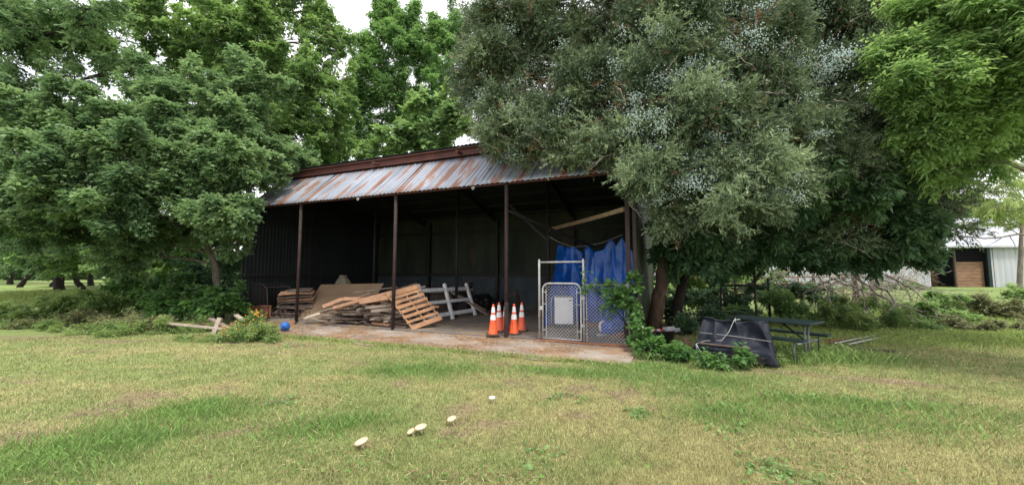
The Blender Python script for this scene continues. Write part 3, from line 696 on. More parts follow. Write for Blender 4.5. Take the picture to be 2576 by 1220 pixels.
def crumple(c, r, m, name, label, cat, seed, flat=.6, group=None, rough_=.28):
    rs = np.random.default_rng(seed); nu, nv = 34, 22; ph = rs.uniform(0, 6.28, 8)
    def fn(s_, t_):
        th = s_*2*math.pi; f = t_*math.pi; d = Vector((math.sin(f)*math.cos(th), math.sin(f)*math.sin(th), math.cos(f)))
        q = 1+rough_*(math.sin(d.x*6+ph[0])*math.sin(d.y*7+ph[1])+.6*math.sin(d.z*11+d.x*9+ph[2])*math.sin(d.y*13+ph[3]))
        return Vector((c[0]+d.x*r[0]*q, c[1]+d.y*r[1]*q, max(c[2]+d.z*r[2]*q, c[2]-r[2]*.9)))
    mb = MB(); mb.grid(fn, nu, nv); return thing(mb, name, m, label, cat, group, smooth=True)
c = G(1545, 838, FZ); crumple((c.x, c.y, FZ+.16), (.34, .25, .2), M['tarp'], 'folded_tarp', 'crumpled blue tarp heaped on the floor behind the chain-link panel', 'tarp', 4)
c = G(1518, 832, FZ); crumple((c.x, c.y, FZ+.12), (.13, .1, .16), M['white_cloth'], 'white_bag', 'white plastic bag beside the crumpled blue tarp', 'bag', 5, rough_=.15)
c = G(1512, 846, FZ); mb = MB(); mb.tube([c+Vector((-.12, 0, .035)), c+Vector((.14, -.03, .035))], .032, 12); mb.tube([c+Vector((.14, -.03, .035)), c+Vector((.2, -.035, .035))], .012, 8)
thing(mb, 'caulk_tube', M['grey_cloth'], 'grey sealant tube lying on the floor behind the fence panel', 'tube', smooth=True)
c = G(1495, 822, FZ)
for k in range(3):
    mb = MB(); mb.beam(c+Vector((-.25, -.1+k*.07, .03+k*.035)), c+Vector((.3, .05+k*.05, .04+k*.035)), .09, .03, j=.004)
    thing(mb, 'wood_scrap', M['wood_red'], 'short brown board in the small stack behind the fence panel', 'board', 'scrap boards behind the fence panel')
c = G(1560, 850, FZ); mb = MB(); mb.lathe([(.10, 0), (.12, .12), (.11, .12), (.09, .02)], 16, c); thing(mb, 'plant_pot', M['rust_pipe'], 'small brown pot at the foot of the vine', 'pot')

# ---------------------------------------------------------------- left bay and middle: wood and clutter
# big sheet of plywood
a = G(761, 803, .03); tl = P(808, 716, 15.55*1.0); tr = P(966, 713, 15.0)
a = Vector((-7.95, 14.95, FZ)); tl = P(808, 716, 15.6); tr = P(966, 713, 15.1); br = a+(tr-tl)
nn = (tr-tl).cross(a-tl).normalized()*.012
mb = MB(); mb.add([a-nn, br-nn, tr-nn, tl-nn, a+nn, br+nn, tr+nn, tl+nn], [(0, 1, 2, 3), (7, 6, 5, 4), (0, 4, 5, 1), (1, 5, 6, 2), (2, 6, 7, 3), (3, 7, 4, 0)])
thing(mb, 'plywood_sheet', M['ply'], 'big brown plywood sheet leaning behind the lumber pile', 'plywood')
c = P(863, 704, 17.2); cb = c.z
mb = MB(); mb.lathe([(.32, -.35), (.33, -.12), (.26, .0), (.19, .1)], 8, c); mb.lathe([(.15, .1), (.17, .12), (.165, .19), (.15, .2)], 10, c)
o = thing(mb, 'feed_bin', M['beige'], 'beige moulded bin with round lid showing behind the plywood', 'bin', smooth=False, bevel=.015)
mb = MB(); c2 = Vector((c.x, c.y, 0)); mb.box((c.x, c.y, (cb-.35+FZ)/2), (1.1, .8, cb-.35-FZ)); thing(mb, 'storage_box', M['wood_dark'], 'dark wooden box under the beige bin', 'box')

# pallet leaning on the pile
BL = G(1038, 830, FZ-.03); BR = P(1113, 804, BL.y+.5); TL_ = P(972.5, 739, BL.y+.25); TR_ = TL_+(BR-BL)
ex = (BR-BL); ey = (TL_-BL); nn = ex.cross(ey).normalized()
if nn.y > 0: nn = -nn
pl = empty('wooden_pallet', BL, 'orange-brown slatted pallet leaning against the pile right of a post', 'pallet')
for s_ in (.03, .5, .97):
    a = BL+ex*s_; b = TL_+ex*s_; prt(MB().beam(a-nn*.045, b-nn*.045, .09, .04, up=ex), 'stringer', M['pallet'], pl)
for k, (t_, wd) in enumerate(((.05, .15), (.2, .09), (.335, .1), (.47, .1), (.6, .1), (.73, .1), (.85, .1), (.955, .16))):
    a = BL+ey*t_-ex*.02; b = BR+ey*t_+ex*.02; prt(MB().beam(a+nn*.012, b+nn*.012+ey*random.uniform(-.01, .01), wd, .02, up=nn, j=.004), 'slat', M['pallet'], pl)
for t_ in (.05, .5, .95):
    prt(MB().beam(BL+ey*t_-nn*.1, BR+ey*t_-nn*.1, .12, .02, up=nn), 'bottom_board', M['pallet'], pl)

# white fence section
p2b = G(1139, 803, FZ); p3b = G(1196, 793, FZ); p2t = P(1118, 714.5, p2b.y+.62); p3t = P(1172.5, 713, p3b.y+.5); p1t = p2t-(p3t-p2t)*1.02; p1b = p2b-(p3b-p2b)*1.02
wf = empty('white_rail_fence', p2b, 'white painted three-rail wooden fence section leaning beside the pallet', 'fence')
fn_ = (p3b-p2b).cross(p2t-p2b).normalized()
for b_, t_ in ((p1b, p1t), (p2b, p2t), (p3b, p3t)): prt(MB().beam(b_, t_, .11, .11, up=fn_), 'post', M['white_wood'], wf, bevel=.008)
for f in (.16, .50, .84):
    prt(MB().beam(p1b*(1-f)+p1t*f, p3b*(1-f)+p3t*f, .04, .14 if f != .5 else .12, up=(p2t-p2b)), 'rail', M['white_wood'], wf)

# lumber pile: every board its own object
def board(a, b, wd, th, m, label, group, up=(0, 0, 1), bow=0, name='plank'):
    mb = MB(); mb.beam(a, b, wd, th, up=up, seg=5 if bow else 1, bow=bow, j=.003); return thing(mb, name, m, label, 'plank', group)
wm = ['wood_grey', 'wood_grey', 'wood_pale', 'wood_dark', 'wood_red', 'wood_grey', 'wood_dark']
LG = 'old boards heaped in the lumber pile'; pc = [(3.25, .45), (7.0, .35)]
rs = random.Random(5); cnt = 0
def heap(u): return .2+.78*math.exp(-((u-6.2)/1.45)**2)
for layer in range(14):
    z_ = FZ+.035+layer*.062
    for k in range(15):
        u = rs.uniform(3.9, 7.5)
        if heap(u) < z_-FZ-.05: continue
        v = .42+rs.uniform(-.28, .5)+layer*.035
        ang = rs.gauss(.25, .4) if rs.random() < .6 else rs.gauss(1.4, .25)
        Ln = rs.uniform(.6, 1.5) if abs(ang) < .9 else rs.uniform(.45, .8); c = S(u, v, z_+rs.uniform(-.012, .012)); d = EX*math.cos(ang)+NY*math.sin(ang); tz = rs.gauss(0, .06 if layer > 4 else .03)
        d = Vector((d.x, d.y, tz)).normalized(); m_ = wm[rs.randrange(len(wm))]
        if layer > 8 and rs.random() < .5: m_ = 'wood_red'
        a_, b_ = c-d*Ln/2, c+d*Ln/2
        if shed_uv(a_.x, a_.y)[1] < .06 or shed_uv(b_.x, b_.y)[1] < .06: continue
        lay = 'bottom' if layer < 4 else ('middle' if layer < 8 else 'top'); sd_ = 'near the plywood' if u < 5.3 else ('halfway along' if u < 6.3 else 'near the pallet')
        kd = {'wood_grey': 'weathered grey', 'wood_pale': 'pale bleached', 'wood_dark': 'dark weathered', 'wood_red': 'reddish brown'}[m_]; pos_ = 'set crosswise' if abs(ang) > .9 else 'laid lengthwise'
        board(a_, b_, rs.uniform(.1, .2), rs.uniform(.03, .06), M[m_], f'{kd} board {pos_} at the {lay} of the lumber pile {sd_}', 'boards heaped in the lumber pile', up=Vector((rs.gauss(0, .22), rs.gauss(0, .22), 1)))
        cnt += 1
# long boards on top, running up to the right
def pxboard(x0, y0, Y0, x1, y1, Y1, wd, th, m, label, bow=0, up=(0, 0, 1), group=None, name='plank'):
    return board(P(x0, y0, Y0), P(x1, y1, Y1), wd, th, M[m], label, group, up=up, bow=bow, name=name)
pxboard(805, 787, 13.2, 1048, 712, 13.9, .1, .05, 'wood_dark', 'longest dark board sloping up across the pile towards the white fence')
pxboard(800, 785, 13.0, 930, 737, 13.6, .12, .03, 'wood_grey', 'grey board sloping up in front of the plywood sheet')
pxboard(838, 775, 12.9, 985, 735, 12.9, .14, .04, 'wood_red', 'broad reddish board sloping up behind the post', up=(0, -1, 1.2))
pxboard(812, 772, 12.9, 862, 752, 13.2, .16, .04, 'wood_red', 'short reddish board at the left shoulder of the pile', up=(0, -1, 1))
pxboard(862, 752, 13.2, 905, 752, 13.2, .14, .03, 'wood_red', 'flat reddish board bridging the left top of the pile', up=(0, -1, 1))
pxboard(905, 760, 12.8, 980, 748, 12.8, .18, .04, 'wood_red', 'wide orange-brown board on top of the pile beside the post', up=(0, -1, .8))
pxboard(920, 774, 12.6, 985, 768, 12.6, .1, .08, 'wood_grey', 'thick grey timber end just left of the rusty post')
pxboard(935, 782, 12.55, 990, 777, 12.5, .12, .09, 'wood_grey', 'thick grey timber under the other timber end by the post')
pxboard(768, 800, 13.6, 842, 776, 13.2, .15, .03, 'wood_pale', 'pale board sloping up from the left foot of the pile', up=(0, -1, 1.2))
pxboard(890, 735, 14.0, 1000, 722, 14.2, .12, .04, 'wood_grey', 'grey board lying behind the top of the pile')
pxboard(1000, 735, 13.4, 1070, 720, 13.6, .12, .04, 'wood_pale', 'pale board lying behind the pallet')
for (x, y, Y, dx, lab_) in ((763, 800, 13.9, 40, 'flat pale board on the floor touching the plywood foot'), (780, 806, 13.6, 45, 'flat pale board on the floor between post and lumber pile'), (830, 806, 13.3, 40, 'flat pale board on the floor under the front of the lumber pile')):
    pxboard(x, y, Y, x+dx, y+2, Y+.15, .13, .03, 'wood_pale', lab_, group='flat boards at the foot of the pile')
# boards and rails behind the white fence
pxboard(1135, 733, 16.6, 1215, 785, 16.0, .14, .04, 'wood_pale', 'pale board sloping down behind the white fence')
pxboard(1148, 738, 16.8, 1222, 780, 16.4, .1, .04, 'wood_grey', 'grey board sloping down behind the white fence')
pxboard(1175, 755, 16.4, 1228, 793, 15.8, .12, .04, 'wood_grey', 'grey board end resting on the floor right of the white fence')
pxboard(1080, 735, 16.6, 1190, 728, 16.8, .3, .1, 'wood_dark', 'dark wide board stacked level behind the white fence')
c = G(1120, 775, FZ); mb = MB(); mb.box((c.x, c.y, .4), (1.3, .7, .7), rot(SHED_ANG), j=.04); thing(mb, 'crate', M['wood_dark'], 'dark crate in the gloom behind the white fence', 'crate')
c = P(1170, 712, 17.4); mb = MB(); mb.box((c.x, c.y, (c.z+FZ)/2-.1), (.5, .45, c.z-FZ), rot(SHED_ANG)); mb.box((c.x, c.y, c.z-.02), (.6, .5, .06), rot(SHED_ANG+.1)); thing(mb, 'steel_cabinet', M['dark_steel'], 'dark metal cabinet behind the white fence against the back wall', 'cabinet')
for i, (px, py, r_) in enumerate(((1212, 775, .5), (1235, 772, .42), (1252, 776, .35))):
    c = G(px, py+4, FZ); crumple((c.x, c.y, FZ+r_*.62), (r_, r_*.8, r_*.8), M['black'], 'black_bag', ('largest black bag in the dark heap right of the white fence', 'black bag in the middle of the dark heap behind the cones', 'small black bag at the right end of the dark heap')[i], 'bag', 20+i, group='black bags heaped near the back wall', rough_=.2)
a_ = G(1301, 781, FZ); b_ = G(1323, 779, FZ); mb = MB(); th_ = Vector((-.05, .3, 1.0)); q = [a_, b_, b_+th_*.95, a_+th_*.93]; nn = Vector((0, -.02, 0)); mb.add([p-nn for p in q]+[p+nn for p in q], [(0, 1, 2, 3), (7, 6, 5, 4), (0, 4, 5, 1), (1, 5, 6, 2), (2, 6, 7, 3), (3, 7, 4, 0)])
thing(mb, 'brown_board', M['wood_dark'], 'upright brown board propped on the back wall behind the cones', 'board')
# left bay: stacked warped boards, wire cage, red crate
base_l = G(735, 792, FZ)
for i, (x0, y0, x1, y1, m_, bw) in enumerate(((703, 739, 790, 735, 'wood_red', .03), (700, 748, 788, 742, 'wood_dark', .02), (702, 752, 792, 748, 'wood_red', -.02), (708, 758, 784, 755, 'wood_dark', 0), (715, 735, 785, 729, 'wood_dark', .03), (745, 762, 790, 756, 'wood_red', .06), (742, 768, 788, 770, 'wood_grey', .0), (700, 770, 770, 776, 'wood_grey', .02), (690, 785, 775, 790, 'wood_dark', 0), (735, 793, 790, 787, 'wood_grey', .0))):
    labs = ['reddish warped board on top of the left stack', 'dark board second from top of the left stack', 'reddish board third in the left stack', 'dark board in the middle of the left stack', 'dark curved board topping the left stack at the back', 'bowed reddish board right of the left post', 'grey board under the bowed reddish board', 'grey slanting board low in the left stack', 'dark board at floor level in the left bay', 'grey board at floor level beside the plywood sheet']
    board(P(x0, y0, 15.0+i*.03), P(x1, y1, 15.1), .28 if i < 5 else .2, .035, M[m_], labs[i], 'warped boards stacked in the left bay', up=(0, -.5, 1), bow=bw)
mb = MB()
for (x, Yq) in ((706, 15.2), (785, 15.4), (700, 15.9), (788, 16.0)):
    p = P(x, 760, Yq); mb.beam(Vector((p.x, p.y, FZ)), Vector((p.x, p.y, .72)), .06, .06, up=EX)
for z_ in (.3, .66): mb.beam(P(700, 700, 15.2)*0+Vector((P(700, 760, 15.2).x, 15.2, z_)), Vector((P(790, 760, 15.4).x, 15.4, z_)), .05, .05)
thing(mb, 'wooden_rack', M['wood_dark'], 'low dark rack carrying the warped boards in the left bay', 'rack')
cg = empty('wire_cage', G(655, 806, .0), 'rusty wire cart cage with rounded frame standing at the shed left end', 'cage')
A = P(633, 712, 14.6); B = P(672, 718, 14.3); A0 = Vector((A.x, A.y, .05)); B0 = Vector((B.x+.12, B.y, .03))
prt(MB().tube([A0, A, A+(B-A)*.7+Vector((0, 0, .02)), B-Vector((0, 0, .12)), B0, A0], .017, 8), 'hoop', M['rust_steel'], cg, smooth=True)
mb = MB()
for k in range(1, 12):
    t_ = k/12; mb.tube([A0+(B0-A0)*t_, A+(B-A)*t_-Vector((0, 0, .03))], .0035, 4)
    mb.tube([A0+(A-A0)*t_*.98, B0+(B-B0)*t_*.9], .0035, 4)
prt(mb, 'wire_mesh', M['rust_steel'], cg)
D_ = NY*.9
prt(MB().tube([A0+D_, A+D_, B+D_-Vector((0, 0, .1)), B0+D_, A0+D_], .015, 8), 'hoop', M['rust_steel'], cg, smooth=True)
for p_ in (A, B, A0, B0): prt(MB().tube([p_-Vector((0, 0, .06 if p_.z > .5 else 0)), p_+D_-Vector((0, 0, .06 if p_.z > .5 else 0))], .012, 6), 'side_rail', M['rust_steel'], cg)
c = G(658, 800, .0); mb = MB()
c = Vector((P(657, 778, 14.9).x, 14.9, .3)); mb.box(c, (.55, .4, .42), rot(SHED_ANG)); mb.box(c+Vector((0, 0, .22)), (.59, .44, .03), rot(SHED_ANG))
thing(mb, 'red_crate', M['rust_pipe'], 'dull red crate inside the wire cage at the left end', 'crate', bevel=.01)
for i in range(7):
    p0 = P(690+i*11, 790, 14.7); mb = MB(); pts = [Vector((p0.x+math.cos(t)*.24+random.uniform(-.04, .04), p0.y+.25, FZ+.22+math.sin(t)*.2)) for t in np.linspace(-.4+i, 3.6+i, 9)]
    mb.tube(pts, .01, 5); thing(mb, 'bent_wire', M['wood_dark'], 'loop of old wire tangled under the warped boards', 'wire', 'tangled wire loops in the left bay')
# small planter box rail at slab edge, left
mb = MB(); mb.beam(G(580, 815, .08), G(742, 812, .08), .1, .12); thing(mb, 'ground_beam', M['wood_red'], 'reddish beam on the ground between the weeds and the left post', 'beam')

# blue ball
c = G(716.5, 833, .01)
bb = MB(); rad = .14
def ballf(s_, t_):
    th = s_*2*math.pi; f = t_*math.pi; d = Vector((math.sin(f)*math.cos(th), math.sin(f)*math.sin(th), math.cos(f)))
    q = 1-.035*abs(math.sin(th*2.5))**8-.06*max(0, d.dot(Vector((.5, -.7, -.3))))**2
    return c+Vector((0, 0, rad*.97))+d*rad*q
bb.grid(ballf, 40, 24); ball = thing(bb, 'blue_ball', M['blue'], 'half-deflated blue ball on the slab by the left post', 'ball', smooth=True)
mb = MB()
for (dx, dz, sx, sz) in ((.02, .02, .05, .012), (.07, -.03, .012, .03), (.05, .05, .02, .01), (-.04, -.05, .03, .01)):
    p_ = Vector((dx, -math.sqrt(rad**2-dx**2-dz**2)*1.0, dz)); mb.box(p_+Vector((0, 0, rad*.97)), (sx, .012, sz))
o = mb.build('valve_patch', M['black'], None); o.parent = ball

# ---------------------------------------------------------------- timbers among the weeds, left
def gb(x0, y0, z0, x1, y1, z1, wd, th, m, label, up=(0, 0, 1)):
    a_ = G(x0, y0); b_ = G(x1, y1); a_.z += z0; b_.z += z1
    mb = MB(); mb.beam(a_, b_, wd, th, up=up, j=.004); return thing(mb, 'plank', M[m], label, 'plank')
gb(395, 836, .3, 562, 852, .26, .1, .05, 'wood_pale', 'long pale board reaching left out of the flowering weeds')
gb(425, 832, .22, 560, 834, .24, .12, .05, 'wood_red', 'reddish board lying behind the long pale board in the weeds')
gb(528, 838, .42, 580, 852, .25, .12, .05, 'wood_grey', 'short grey board tilted across the upright stub in the weeds')
gb(592, 826, .42, 652, 854, .2, .13, .05, 'wood_pale', 'pale board sloping out of the weeds towards the blue ball')
c = G(536, 846); mb = MB(); mb.beam(c, c+Vector((.1, .1, .5)), .12, .08, up=(0, 1, 0)); thing(mb, 'wooden_stub', M['wood_pale'], 'upright pale timber stub standing in the weeds', 'post')

# ---------------------------------------------------------------- right side: covered bench, table, frame
Aq = Vector((3.75, 8.15, 0)); Bq = Vector((4.65, 7.45, 0)); ax = (Bq-Aq); pr = Vector((ax.y, -ax.x, 0)).normalized()*-1   # pr points away from camera
if pr.y < 0: pr = -pr
cv = empty('covered_seat', (Aq+Bq)/2, 'low seat draped in black vinyl sheet in front of the picnic table', 'seat')
prof = [(d_*.72, z__) for d_, z__ in [(.0, .04), (.0, .24), (.03, .27), (.3, .29), (.36, .32), (.55, .60), (.66, .76), (.74, .80), (.86, .79), (.92, .6), (.95, .05)]]
def cvf(s_, t_):
    k = t_*(len(prof)-1); i = min(int(k), len(prof)-2); f = k-i; d = prof[i][0]*(1-f)+prof[i+1][0]*f; z_ = prof[i][1]*(1-f)+prof[i+1][1]*f
    flare = (1-min(z_, .8)/.8)*.14
    p = Aq+ax*s_+ax.normalized()*((s_-.5)*2*flare)+pr*d
    fo = abs(math.sin(s_*9+z_*1.8))*.085+math.sin(s_*23+2-z_*5)*.022+math.sin(s_*5+z_*9)*.035
    return p+pr*fo*(.4+(1 if .2 < d < .5 else .2))+Vector((0, 0, z_+math.sin(s_*17)*.012-.05*math.sin(s_*math.pi)*(z_ > .5)))
mb = MB(); mb.grid(cvf, 70, 60)
# end flaps
for s_ in (0, 1):
    def ef(a_, b_, s_=s_):
        k = a_*(len(prof)-1); p = cvf(s_, a_); q = Vector((p.x, p.y, .03)); r_ = p*(1-b_)+q*b_
        return r_+ax.normalized()*((-1 if s_ == 0 else 1)*(b_*.1+.02*math.sin(a_*25)*b_))
    mb.grid(ef, 40, 8)
prt(mb, 'black_cover', M['vinyl'], cv, smooth=True, solid=.004)
for dd, z_ in ((-.03, .15), (-.06, .08)):
    prt(MB().beam(Aq+pr*dd+Vector((0, 0, z_)), Bq+pr*dd+Vector((0, 0, z_)), .05, .05), 'seat_board', M['dark_steel'], cv)
prt(MB().beam(Aq+ax*.0+pr*.1+Vector((0, 0, .31)), Aq+ax*.8+pr*.02+Vector((0, 0, .31)), .1, .02), 'seat_board', M['wood_dark'], cv)
mb = MB(); q0 = cvf(.5, .68)+Vector((0, -.03, .03)); q1 = cvf(.34, .36)+Vector((0, -.05, .08)); q2 = cvf(.1, .3)+Vector((0, -.04, .03)); q3 = cvf(.02, .2)+Vector((-.02, -.06, .02)); q4 = q3+Vector((.01, -.03, -.16))
mb.tube([q0+Vector((.04, .02, .03)), q0, q0*.5+q1*.5+Vector((0, -.03, -.03)), q1, q2, q3, q4], .0065, 6); mb.tube([q0+Vector((.03, -.04, -.1)), q0, q0+Vector((.12, .02, .0))], .012, 6); mb.tube([q3, q3+Vector((.06, -.03, -.12))], .011, 6)
thing(mb, 'rope', M['rope'], 'pale rope tied over the black-draped seat', 'rope', smooth=True)
mb = MB(); mb.tube([cvf(0, .45)+Vector((0, -.04, .03)), cvf(.5, .45)+Vector((0, -.05, .0)), cvf(1, .45)+Vector((0, -.04, -.02))], .005, 5); thing(mb, 'cord', M['rope'], 'thin cord stretched level across the black-draped seat', 'cord')
c = G(1724, 874); mb = MB(); mb.box(c+Vector((0, 0, .18)), (.11, .09, .1), rot(.3), j=.005); mb.box(c+Vector((0, 0, .07)), (.2, .2, .13), rot(.3)); thing(mb, 'wood_block', M['wood_tan'], 'small tan wooden block at the left end of the draped seat', 'block')

E0 = Vector((5.99, 8.05, 0)); dl_ = Vector((-.57, .82, 0)).normalized(); wx = Vector((.82, .57, 0)).normalized(); E0.z = Tz(E0.x, E0.y)
tb = empty('picnic_table', E0, 'dark green picnic table with attached benches on grey pipe legs', 'table')
def tpt(l, w_, z_): return E0+dl_*l+wx*w_+Vector((0, 0, z_))
prt(MB().beam(tpt(-.1, 0, .72), tpt(1.55, 0, .72), .74, .045), 'table_top', M['green_paint'], tb, bevel=.012)
for s_ in (-1, 1): prt(MB().beam(tpt(-.1, s_*.62, .43), tpt(1.5, s_*.62, .43), .25, .045), 'bench_seat', M['green_paint'], tb, bevel=.012)
for l in (.1, 1.35):
    for s_ in (-.09, .09): prt(MB().tube([tpt(l, s_, .0), tpt(l, s_, .7)], .02, 8), 'leg', M['dull_pipe'], tb, smooth=True)
    prt(MB().tube([tpt(l, -.34, .02), tpt(l, .34, .02)], .02, 8), 'foot_bar', M['dull_pipe'], tb, smooth=True)
    prt(MB().tube([tpt(l, -.62, .0), tpt(l, -.62, .38), tpt(l, -.5, .33), tpt(l, .5, .33), tpt(l, .62, .38), tpt(l, .62, .0)], .02, 8), 'bench_frame', M['dull_pipe'], tb, smooth=True)
    sg = 1 if l < 1 else -1
    prt(MB().tube([tpt(l, 0, .34), tpt(l+sg*.45, 0, .69)], .018, 8), 'brace', M['dark_steel'], tb, smooth=True)

pf = empty('pipe_rack', G(1855, 800), 'dark pipe rack standing in bushes behind the picnic table', 'rack')
FY = 11.6
def fpx(x, Y=FY): return Vector((P(x, 700, Y).x, Y, Tz(P(x, 700, Y).x, Y)))
for x, Y_, ty in ((1812, 12.2, 690), (1898, 11.4, 683), (1931, 13.2, 700), (1848, 14.0, 700)):
    b_ = fpx(x, Y_); prt(MB().tube([b_, Vector((b_.x, b_.y, P(x, ty, Y_).z))], .03, 8), 'post', M['dark_steel'], pf, smooth=True)
def fb(x0, Y0, x1, Y1, py0, py1): prt(MB().tube([P(x0, py0, Y0), P(x1, py1, Y1)], .025, 8), 'crossbar', M['dark_steel'], pf, smooth=True)
fb(1812, 12.2, 1898, 11.4, 719, 718); fb(1898, 11.4, 1931, 13.2, 718, 720); fb(1812, 12.2, 1848, 14.0, 719, 716); fb(1848, 14.0, 1931, 13.2, 716, 720)

# pipes and board on the grass to the right
for i, (x0, y0, x1, y1, m_, lab, nm) in enumerate(((2070, 868, 2140, 856, 'rust_pipe', 'rusty pipe on the grass right of the picnic table', 'rusty_pipe'), (2098, 870, 2200, 850, 'pipe', 'longer pale pipe on the grass beside the rusty one', 'metal_pipe'), (2135, 872, 2232, 852, 'pipe', 'pale pipe nearest the dark board on the grass', 'metal_pipe'))):
    a_ = G(x0, y0); b_ = G(x1, y1); a_.z += .06; b_.z += .07; thing(MB().tube([a_, b_], .022, 8), nm, M[m_], lab, 'pipe', 'pipes lying on the grass', smooth=True)
a_ = G(2110, 878); b_ = G(2260, 888); a_.z += .03; b_.z += .03; thing(MB().beam(a_, b_, .12, .05, j=.006), 'plank', M['wood_dark'], 'dark rotten board on the grass below the pale pipes', 'plank')
a_ = G(2085, 858); b_ = G(2125, 865); a_.z += .04; b_.z += .04; thing(MB().beam(a_, b_, .09, .04, j=.006), 'plank', M['wood_tan'], 'short tan board beside the rusty pipe on the grass', 'plank')

# tub with red striped cloth by the ivy
c = G(1655, 862); mb = MB(); mb.lathe([(.28, .0), (.36, .3), (.38, .31), (.36, .33), (.33, .3), (.27, .05)], 24, c, Matrix(((1.25, 0, 0), (0, .8, 0), (0, 0, 1)))); thing(mb, 'black_tub', M['black'], 'black plastic tub half hidden in ivy at the cedar foot', 'tub', smooth=True)
t = empty('striped_bag', c+Vector((-.2, 0, .3)), 'red and white striped bag lying in the black tub', 'bag')
for k in range(7):
    def sf(s_, t_, k=k):
        xx = -.42+.075*(k+s_); return c+Vector((xx, -.16+.3*t_, .33+.06*math.sin((t_)*math.pi)+.02*math.sin(xx*20)-(xx+.42)*.12))
    prt(MB().grid(sf, 4, 8), 'stripe', M['red'] if k % 2 == 0 else M['white_cloth'], t, smooth=True, solid=.01)
crumple((c.x+.3, c.y-.05, .31), (.2, .13, .07), M['grey_cloth'], 'grey_bag', 'grey plastic bag beside the striped bag in the tub', 'bag', 31)

# ---------------------------------------------------------------- mushrooms
def mushroom(px, py, r_, tilt, m_, label, h=.09):
    b_ = G(px, py); t = empty('mushroom', b_, label, 'mushroom', 'mushrooms growing in the lawn'); t.rotation_euler = (tilt[0], tilt[1], 0)
    prof_ = [(r_*.15, h-.012), (r_*.9, h-.015), (r_, h-.008), (r_*.985, h-.001), (r_*.9, h+.006), (r_*.6, h+.010), (r_*.3, h+.007), (.001, h+.002)]
    lp(MB().lathe([(.012, -.03), (.010, .03), (.012, h-.005)], 10), 'stem', M['stem'], t, smooth=True)
    mb = MB(); mb.lathe(prof_, 22); o = lp(mb, 'cap', m_, t, smooth=True); o.scale = (1, random.uniform(.88, 1), 1); return t
mushroom(916, 1130, .068, (.12, -.32), M['cap'], 'tan mushroom nearest the camera, tilted cap')
mushroom(1062, 1093, .066, (.06, -.2), M['cap'], 'largest tan mushroom, growing in a pair with a small one')
mushroom(1040, 1095, .042, (.2, -.5), M['cap'], 'small tan mushroom tucked against the largest one', .06)
mushroom(1142, 1070, .055, (.14, -.3), M['cap'], 'tan mushroom between the pair and the white one')
mushroom(1238, 1012, .042, (.1, 0), M['cap_white'], 'small white mushroom furthest from the camera', .07)

# ---------------------------------------------------------------- white barn far right
YB = 31.0; ZB = Tz(P(2440, 700, YB).x, YB)
bx = lambda px, Y=YB: P(px, 700, Y).x
bz = lambda py, Y=YB: P(2440, py, Y).z
barn = empty('white_barn', (bx(2300), YB, ZB), 'weathered white metal barn with open stall beyond the trees', 'barn')
WT = bz(622); RB = bz(545)
def bsheet(x0, x1, z0, z1, name, y=YB, m='barn'):
    mb = sheet((x0, y, z0), (x1, y, z0), (x0, y, z1), period=.45, amp=.03, rows=3); return prt(mb, name, M[m], barn)
bsheet(bx(2489), bx(2900), ZB-.2, WT, 'front_wall'); bsheet(bx(1925), bx(2342), ZB-.4, WT, 'front_wall')
rfm = MB(); rfm.grid(lambda s_, t_: Vector((bx(1900)+(bx(2950)-bx(1900))*s_, YB-.4+6*t_, WT+.05+(RB-WT)*1.25*t_+.02*math.sin(s_*400))), 120, 2); prt(rfm, 'roof', M['barn_roof'], barn, solid=.03)
prt(MB().beam((bx(1925), YB-.38, WT+.02), (bx(2900), YB-.38, WT+.02), .06, .12), 'fascia', M['barn'], barn)
prt(MB().beam((bx(2489), YB-.05, ZB-.2), (bx(2489), YB-.05, WT), .25, .12, up=(0, 1, 0)), 'door_post', M['green_paint'], barn)
prt(MB().beam((bx(2412), YB+.2, ZB-.2), (bx(2412), YB+.2, WT), .12, .12, up=(0, 1, 0)), 'door_post', M['wood_dark'], barn)
mb = MB()
for k in range(8): mb.box(((bx(2412)+bx(2487))/2, YB+.3, ZB+.1+k*.25), (bx(2487)-bx(2412), .05, .235))
prt(mb, 'stall_boards', M['barn_wood'], barn)
prt(MB().box(((bx(2360)+bx(2412))/2, YB+2.0, ZB+1.0), (bx(2412)-bx(2330), .05, 2.0)), 'stall_partition', M['barn_wood'], barn)
mb = MB()
for k in range(5): mb.tube([(bx(2414), YB+.3, ZB+2.15+k*.19), (bx(2487), YB+.3, ZB+2.15+k*.19)], .015, 5)
prt(mb, 'stall_bars', M['dark_steel'], barn)
prt(MB().box(((bx(2300)+bx(2520))/2, YB+6.5, ZB+1.5), (9, .05, 4.5)), 'back_wall', M['ceil'], barn)
prt(MB().box((bx(2900), YB+3, ZB+1.5), (.05, 6.8, 3.4)), 'end_wall', M['barn'], barn)
prt(MB().box((bx(2342)-.1, YB+3, ZB+1.5), (.05, 6, 3.2)), 'inner_wall', M['ceil'], barn)
prt(MB().box((bx(2500)+.1, YB+3, ZB+1.5), (.05, 6, 3.2)), 'inner_wall', M['ceil'], barn)

# ---------------------------------------------------------------- trees
def gbase(px, py): p = G(px, py); return p
def not_in_shed(p):
    u, v = shed_uv(p[:, 0], p[:, 1]); roof = np.where(v < VT, ZE+(v-VF)/(VT-VF)*(ZT-ZE), 5.95-(v-VT)*.25)
    return ~((u > -.1) & (u < 14.3) & (v > -.25) & (v < 7.9) & (p[:, 2] < roof+.3))
